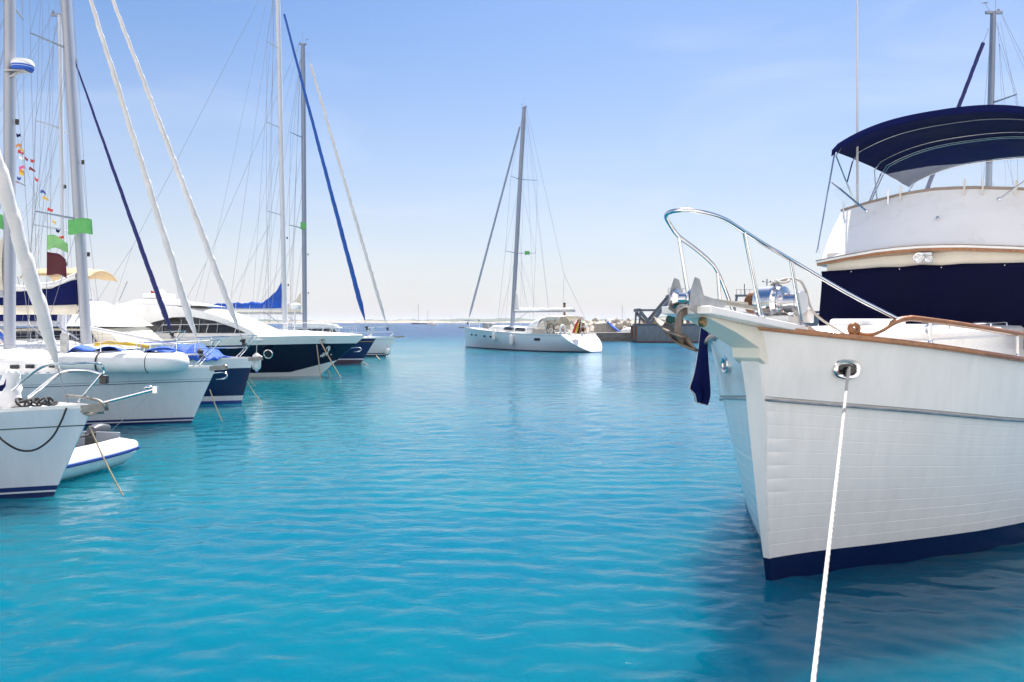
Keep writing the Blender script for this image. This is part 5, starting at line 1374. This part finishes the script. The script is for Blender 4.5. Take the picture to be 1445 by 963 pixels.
# a person bending over on the stern: one skin-modifier body, shirt and shorts over it
def figure(loc, rot):
    root = thing('person', 'person in a white shirt and dark shorts crouching on the departing yacht stern', 'person', loc, rot)
    J_ = {'pel': (0, 0, .32), 'sp': (.12, 0, .52), 'ch': (.30, 0, .68), 'ne': (.42, 0, .74), 'hd': (.52, 0, .76), 'hd2': (.60, 0, .74),
          'hl': (.02, .11, .30), 'kl': (.36, .16, .42), 'al': (.12, .14, .07), 'tl': (.28, .15, .03), 'hr': (.02, -.11, .30), 'kr': (.36, -.16, .42), 'ar': (.12, -.14, .07), 'tr': (.28, -.15, .03),
          'sl': (.31, .19, .68), 'el': (.36, .25, .42), 'wl': (.52, .18, .26), 'fl': (.60, .16, .20), 'sr': (.31, -.19, .68), 'er': (.36, -.25, .42), 'wr': (.52, -.18, .26), 'fr': (.60, -.16, .20)}
    RD = {'pel': .13, 'sp': .125, 'ch': .135, 'ne': .055, 'hd': .095, 'hd2': .085, 'hl': .09, 'kl': .06, 'al': .04, 'tl': .035, 'sl': .06, 'el': .042, 'wl': .03, 'fl': .03}
    for k in list(RD):
        if k[-1] == 'l' and len(k) == 2: RD[k[0]+'r'] = RD[k]
    E = [('pel', 'sp'), ('sp', 'ch'), ('ch', 'ne'), ('ne', 'hd'), ('hd', 'hd2'), ('pel', 'hl'), ('hl', 'kl'), ('kl', 'al'), ('al', 'tl'), ('pel', 'hr'), ('hr', 'kr'), ('kr', 'ar'), ('ar', 'tr'), ('ch', 'sl'), ('sl', 'el'), ('el', 'wl'), ('wl', 'fl'), ('ch', 'sr'), ('sr', 'er'), ('er', 'wr'), ('wr', 'fr')]
    def skin(name, keys, m, grow=0.):
        ks = [k for k in J_ if k in keys]; me = bpy.data.meshes.new(name)
        me.from_pydata([J_[k] for k in ks], [(ks.index(a), ks.index(b)) for a, b in E if a in ks and b in ks], [])
        o = bpy.data.objects.new(name, me); COL.objects.link(o); o.parent = root
        o.modifiers.new('skin', 'SKIN'); sv = me.skin_vertices[0].data
        for i, k in enumerate(ks): sv[i].radius = (RD[k]+grow, RD[k]+grow); sv[i].use_root = (i == 0)
        md = o.modifiers.new('sub', 'SUBSURF'); md.levels = md.render_levels = 2
        me.materials.append(M[m]); return o
    skin('body', set(J_), 'skin'); skin('shirt', {'sp', 'ch', 'sl', 'el', 'sr', 'er'}, 'white_cloth', .022); skin('shorts', {'pel', 'hl', 'kl', 'hr', 'kr'}, 'dark_cloth', .02)
    MB().ball((.54, 0, .80), (.105, .10, .075), 12, 8).build('hair', 'black', root)
figure(J.world(T(14.0, -1.0, 1.36+.03)), JR+R(150))

# ================================================================ mole, boulders, things on it
def mole():
    t = thing('harbour_mole', 'low concrete mole with a dark stained face behind the white yacht stern', 'breakwater', (0, 0, 0))
    mb = MB(); rnd = random.Random(5)
    n = 40; rows = [[], [], []]
    for i in range(n+1):
        x = 2+23.5*i/n
        j = .06*math.sin(i*1.9)
        rows[0].append((x, 94+j, -1)); rows[1].append((x, 94.05+j, 1.0)); rows[2].append((x, 94.5, 1.02))
    mb.sheet(rows); mb.build('quay_wall', 'quay_face', t)
    mb = MB(); mb.box((13.7, 96.6, .72), (23.6, 5.0, .72)); mb.build('quay_deck', 'concrete', t, bevel=.06)
    mb = MB(); mb.box((19.6, 93.7, .5), (2.6, .8, 1.1)); mb.build('landing_step', 'concrete', t, bevel=.08)
mole()
mat('rubble', (.36, .32, .27), .95, var=.4, scale=.8, dirt=(.18,.16,.13), dirt_amt=.5, bump=.25, bscale=1.2)
mb = MB(); rows = []
for i in range(70):
    x = 3.2+60*i/69
    rows.append([Vector((x, 97.6, .4)), Vector((x, 99.2, 1.5+.15*math.sin(i*1.3))), Vector((x, 101, 2.35+.18*math.sin(i*.9+1))), Vector((x, 103, 2.3+.2*math.sin(i*.7))), Vector((x, 106, -1))])
mb.sheet(rows); tm = mb.build('terrain', 'rubble'); tm['kind'] = 'structure'
def rock_mesh(seed, s):
    rnd = random.Random(seed); mb = MB(); rings = []
    n, m = 9, 6
    off = [Vector((rnd.uniform(-1, 1), rnd.uniform(-1, 1), rnd.uniform(-1, 1))).normalized() for _ in range(7)]
    cut = [rnd.uniform(.55, .85) for _ in off]
    for i in range(m+1):
        a = -math.pi/2+math.pi*i/m; ring = []
        for k in range(n):
            b = 2*math.pi*k/n; p = Vector((math.cos(a)*math.cos(b), math.cos(a)*math.sin(b), math.sin(a)))
            r = 1.0
            for o_, c_ in zip(off, cut):
                d = p.dot(o_)
                if d > c_: r = min(r, c_/d)
            ring.append(p*r*s)
        rings.append(ring)
    mb.loft(rings, True, True, True); return mb
protos = []
rnd = random.Random(21)
spots = []
for i in range(120):
    x = 3.6+rnd.random()*29; tt = rnd.random()
    spots.append((x, 97.9+3.6*tt, 1.0+1.35*tt))
for i, (x, y, z) in enumerate(spots):
    k = i % 6
    if len(protos) < 6:
        o = rock_mesh(40+k, .55).build('boulder', 'boulder', angle=20); protos.append(o)
    else:
        o = protos[k].copy(); COL.objects.link(o)
    s = .45+rnd.random()*.95
    o.location = (x, y, z); o.scale = (s*1.2, s, s*.8); o.rotation_euler = (rnd.random()*6, rnd.random()*6, rnd.random()*6)
    tag(o, 'rough pale boulder heaped on the mole behind the departing yacht', 'boulder', 'boulders heaped on the mole')
blk = tag(MB().loft([[(-1.35, -1, 0), (1.45, -1, 0), (1.4, 1, 0), (-1.3, 1, 0)], [(-1.2, -.9, 1.05), (.75, -.85, 1.2), (.7, .8, 1.25), (-1.1, .8, 1.1)]], True, True, True).build('concrete_block', 'boulder', None, (11.5, 96.9, 1.07), None, bevel=.06), 'big pale slanting block on the mole between the person and the blue sheet', 'block')
rp_ = thing('rusty_post', 'rust brown post standing on the mole behind the departing yacht', 'post', (6.55, 97.4, 1.05))
MB().tube([(0, 0, 0), (.01, 0, 3.55)], .13, 10).build('pole', 'rust', rp_)
MB().lathe([(0, 0), (.17, 0), (.17, .14), (.12, .2), (0, .2)], (.01, 0, 3.5), (0, 0, 1), 12).build('cap', 'rubber', rp_)
bs = MB(); rows = []
for i in range(10):
    t = i/9; rows.append([Vector((-.75+1.5*t+.10*k, -.2+.16*k, 1.18*(1-t)**1.1+.16+.10*math.sin(t*9+k)*(1-t)+.05*math.sin(k*2)-.12*abs(k-2)/2)) for k in range(5)])
tag(bs.sheet(rows).build('blue_sheet', 'plain_blue', None, (11.95+.35, 95.6, 1.05), None, solid=.05), 'bright blue folded sheet propped on the mole edge', 'sheet')
skf = thing('upturned_skiff', 'white upturned skiff lying on the mole beside the blue sheet', 'skiff', (14.6, 96.4, 1.08), R(4))
rings = []
for i in range(11):
    t = i/10; x = -1.2+2.4*t; w_ = .55*(1-abs(2*t-1)**2.4)+.05; h_ = .42*(1-abs(2*t-1)**3)+.14
    rings.append([Vector((x, w_*math.cos(a), h_*math.sin(a)**.8)) for a in [math.pi*k/10 for k in range(11)]])
MB().loft(rings, False, True, True).build('shell', 'gelcoat', skf)
MB().tube([Vector((-1.1+2.2*k/10, 0, .56-.42*abs(k/5-1)**3)) for k in range(11)], .025, 6).build('keel', 'gelcoat', skf)

# ================================================================ fishing trawlers at the mole
hull_mat('fishing_hull', (.15, .19, .23), [('z', -2, .12, (.12, .03, .03)), ('t', .93, 2, (.05, .07, .09))], .6, coat=0, grime=.35)
def fishing_boat(label, loc, rot):
    r = thing('fishing_trawler', label, 'fishing boat', loc, rot, None)
    B = make_hull(dict(L=20, B=5.6, fb=3.2, fs=2.05, rake=1.6, mat='x', wl=.92, full=2.4, transom=.0, stern=.97, wstern=.97))
    hu = B.mb.build('hull', 'fishing_hull', r); make_deck(B, dz=-.35).build('deck', 'rust', r)
    for sg in (1, -1):
        MB().tube([T(u, sg*(B.hb(u)+.02), B.zs(u)) for u in [19.9-19*i/30 for i in range(31)]], .08, 6).build('gunwale', 'gantry_paint', hu)
    for sg in (1, -1): MB().tube([T(20.02, sg*2.2, .3), T(20.02, sg*2.2, 1.9)], .25, 8).build('stern_fender', 'rust', hu)
    g = MB()
    for sg in (1, -1):
        g.beam(T(18.6, sg*2.2, 2.0), T(15.9, sg*2.1, 5.25), .34, .42)
        g.beam(T(15.9, sg*2.1, 5.3), T(14.1, sg*2.1, 5.2), .30, .36)
        g.beam(T(14.2, sg*2.1, 1.6), T(14.2, sg*2.1, 5.1), .34, .34)
        g.beam(T(18.6, sg*2.2, 2.3), T(19.6, sg*2.2, 3.5), .30, .34); g.beam(T(19.9, sg*2.2, 3.7), T(14.2, sg*2.15, 3.72), .16, .18)
        g.beam(T(19.6, sg*2.2, 3.5), T(19.7, sg*2.2, 2.0), .2, .22)
    g.beam(T(15.9, -2.3, 5.3), T(15.9, 2.3, 5.3), .4, .4); g.beam(T(14.2, -2.3, 5.2), T(14.2, 2.3, 5.2), .4, .36); g.beam(T(19.7, -2.4, 3.7), T(19.7, 2.4, 3.7), .34, .34)
    gn = g.build('stern_gantry', 'gantry_paint', r)
    for u, v in ((15.6, -1.5), (15.1, -.6), (14.7, .4), (15.3, 1.2)):
        MB().lathe([(.0, -.12), (.28, -.12), (.28, -.08), (.16, -.05), (.16, .05), (.28, .08), (.28, .12), (0, .12)], T(u, v, 5.62), (0, 1, 0), 14).build('block', 'rubber', gn)
    for u in (15.8, 14.1):
        MB().tube([T(u, -2.2, 5.3), T(u, -2.2, 6.3), T(u-.01, 2.2, 6.3), T(u, 2.2, 5.3)], .03, 6).build('rail', 'gantry_paint', gn)
    for a, b in ((T(19.3, -2.2, 3.6), T(18.9, -2.2, 1.9)), (T(15.7, -2.1, 5.2), T(15.6, -2.1, 2)), (T(14.2, -2.3, 5.1), T(12.6, -2.4, 2.4))):
        MB().tube([a, b], .03, 6).build('cable', 'wire', gn)
    MB().lathe([(0, -.9), (.75, -.9), (.75, -.8), (.55, -.75), (.6, 0), (.55, .75), (.75, .8), (.75, .9), (0, .9)], T(15.4, 0, 2.55), (.5, 1, .0), 18).build('net_drum', 'net_green', r)
    for u, v, s in ((18.4, -1.9, .35), (17.8, -2.1, .3), (17.2, -1.8, .33)):
        MB().ball(T(u, v, 2.15), (s, s*.8, s*.8), 10, 7).build('net_float', 'orange' if s > .34 else 'yellow', r)
    rnd = random.Random(9)
    for u, v, a, b, c, m_ in ((13.2, -1.6, .9, .7, .55, 'net_green'), (16.6, -1.2, .8, .6, .5, 'rust'), (12.6, .8, .8, .9, .6, 'navy_canvas'), (17.0, .7, .7, .8, .45, 'orange')):
        hp_ = MB(); rg_ = []
        for i in range(7):
            an = math.pi/2*i/6; rg_.append([T(u, v, 1.72)+Vector((a*math.cos(an)*math.cos(q)*(1+.18*math.sin(3*q+i)), b*math.cos(an)*math.sin(q)*(1+.15*math.cos(4*q+i*2)), c*math.sin(an)*(1+.2*math.sin(2*q)))) for q in [2*math.pi*k/14 for k in range(14)]])
        hp_.loft(rg_, True, False, True).build('net_heap', m_, r)
    for k in range(4):
        MB().tube(sag(T(19.5, -2.3+.1*k, 2.1+.1*k), T(16.5-.8*k, -2.45, 2.2), .25), .03, 5).build('deck_line', 'rope_tan', r)
    wh_ = MB().loft([[T(11.5, -2.0, 1.6), T(5.6, -2.0, 1.6), T(5.2, 0, 1.6), T(5.6, 2.0, 1.6), T(11.5, 2.0, 1.6)], [T(11.5, -1.9, 3.4), T(6.0, -1.9, 3.4), T(5.7, 0, 3.4), T(6.0, 1.9, 3.4), T(11.5, 1.9, 3.4)]], True, True, True).build('wheelhouse', 'gelcoat', r)
    for k in range(3):
        for sg in (1, -1): MB().box(T(7.2+1.4*k, sg*1.945, 2.75), (.8, .06, .6)).build('window', 'tinted_glass', wh_)
    MB().beam(T(11.7, 0, 3.45), T(5.6, 0, 3.45), 4.2, .10).build('roof', 'gelcoat', wh_)
    p = MB()
    for sg in (1, -1): p.beam(T(7.5+sg*1.25, -1.0, 3.5), T(7.5+sg*.95, -1.0, 5.35), .24, .24)
    p.beam(T(6.4, -1, 5.35), T(8.65, -1, 5.35), .26, .26); p.tube([T(7.6, -1, 5.4), T(7.6, -1, 6.7)], .05, 6)
    for k in range(5): p.tube([T(6.5+.5*k, -1, 5.4), T(6.5+.5*k, -1, 6.05)], .025, 5)
    p.tube([T(6.4, -1, 6.05), T(8.6, -1, 6.05)], .025, 5); p.build('goal_post', 'gantry_paint', r)
    q = MB(); q.tube([T(4.9, -.4, 3.4), T(4.9, -.4, 7.3)], .06, 6)
    for z, l in ((5.6, .55), (6.3, .4), (6.9, .5)): q.tube([T(4.9-l, -.4, z), T(4.9+l, -.4, z+.05)], .03, 5).ball(T(4.9+l*.9, -.4, z+.12), .10, 8, 5).ball(T(4.9-l*.8, -.4, z+.10), .10, 8, 5)
    q.build('mast', 'gantry_paint', r)
    return r
FT = fishing_boat('rusty grey-blue fishing trawler with a heavy stern gantry, moored at the end of the mole', (34.3, 90, 0), R(-3))
dup(FT, (62.5, 108, 0), R(-3), 'grey fishing trawler seen between the steel windlass and the navy cabin cover')

# ================================================================ K: yacht beyond the trawler yacht; only its mast shows
hull_mat('hull_k', (.74, .75, .76), [('z', -2, .12, (.02, .04, .12))], .2)
K_ = boat('sailing_yacht', 'sailing yacht hidden behind the white trawler yacht, only its mast and navy furled sail showing', (11.3, 26, 0), R(180),
          dict(L=11.5, B=3.6, fb=1.2, fs=1.05, rake=.5, mat='hull_k'))
coachroof(K_.root, K_, 2.5, 8, 1.1, .4)
mast(K_.root, K_, 4.45, 1.5, 12.6, .135, 'alloy_dark', aft=.30, spreads=(6.2, 9.6), spl=1.0, wr=.006)
furl(K_.root, T(.42, 0, 1.25), T(4.60, 0, 12.1), .075, 'navy_sail', seed=17, lumps=.3, tip=.8)
boom(K_.root, 4.6, 2.4, 4, 'alloy', 'navy_canvas', rise=.3)

# ================================================================ far craft
def far_yacht(label, loc, rot, L, mz, m='hull_c'):
    B = make_hull(dict(L=L, B=L*.26, fb=L*.10, fs=L*.08, rake=L*.05)); r = thing('distant_yacht', label, 'sailing boat', loc, rot)
    B.mb.build('hull', m, r); make_deck(B).build('deck', 'gelcoat', r); coachroof(r, B, L*.25, L*.7, L*.08, L*.03, win=False)
    MB().tube([T(L*.4, 0, L*.08), T(L*.42, 0, mz)], [.22, .16], 6).build('mast', 'alloy_dark', r)
    MB().tube([T(0, 0, L*.1), T(L*.42, 0, mz)], .06, 5).build('forestay', 'wire', r)
    return r
far_yacht('tiny dark-hulled yacht far out on the horizon, tallest of the distant masts', (-115.5, 900, 0), R(180), 18, 24)
far_yacht('faint tiny yacht with a bare mast far out, right of the tallest distant one', (-118, 1150, 0), R(0), 16, 20, 'hull_h')
far_yacht('faint tiny yacht with a bare mast, left of the departing yacht bow', (-92, 1250, 0), R(0), 12, 15, 'hull_h')
far_yacht('faint distant yacht mast above the mole left of the fishing trawler gantry', (133, 900, 0), R(0), 14, 22, 'hull_h')
sb_ = thing('speedboat', 'tiny white speedboat far out between the left bows and the departing yacht', 'motor boat', (-60, 560, 0), R(180))
B = make_hull(dict(L=7, B=2.4, fb=1.3, fs=.9, rake=.9, stern=.9, wstern=.9, full=2.2, transom=-.1)); B.mb.build('hull', 'hull_g', sb_); make_deck(B).build('deck', 'gelcoat', sb_)
hard_profile(sb_, 'cabin', [(2.2, 1.1), (3, 1.9), (4.6, 1.9), (4.8, 1.0)], .9, 'gelcoat', .8)
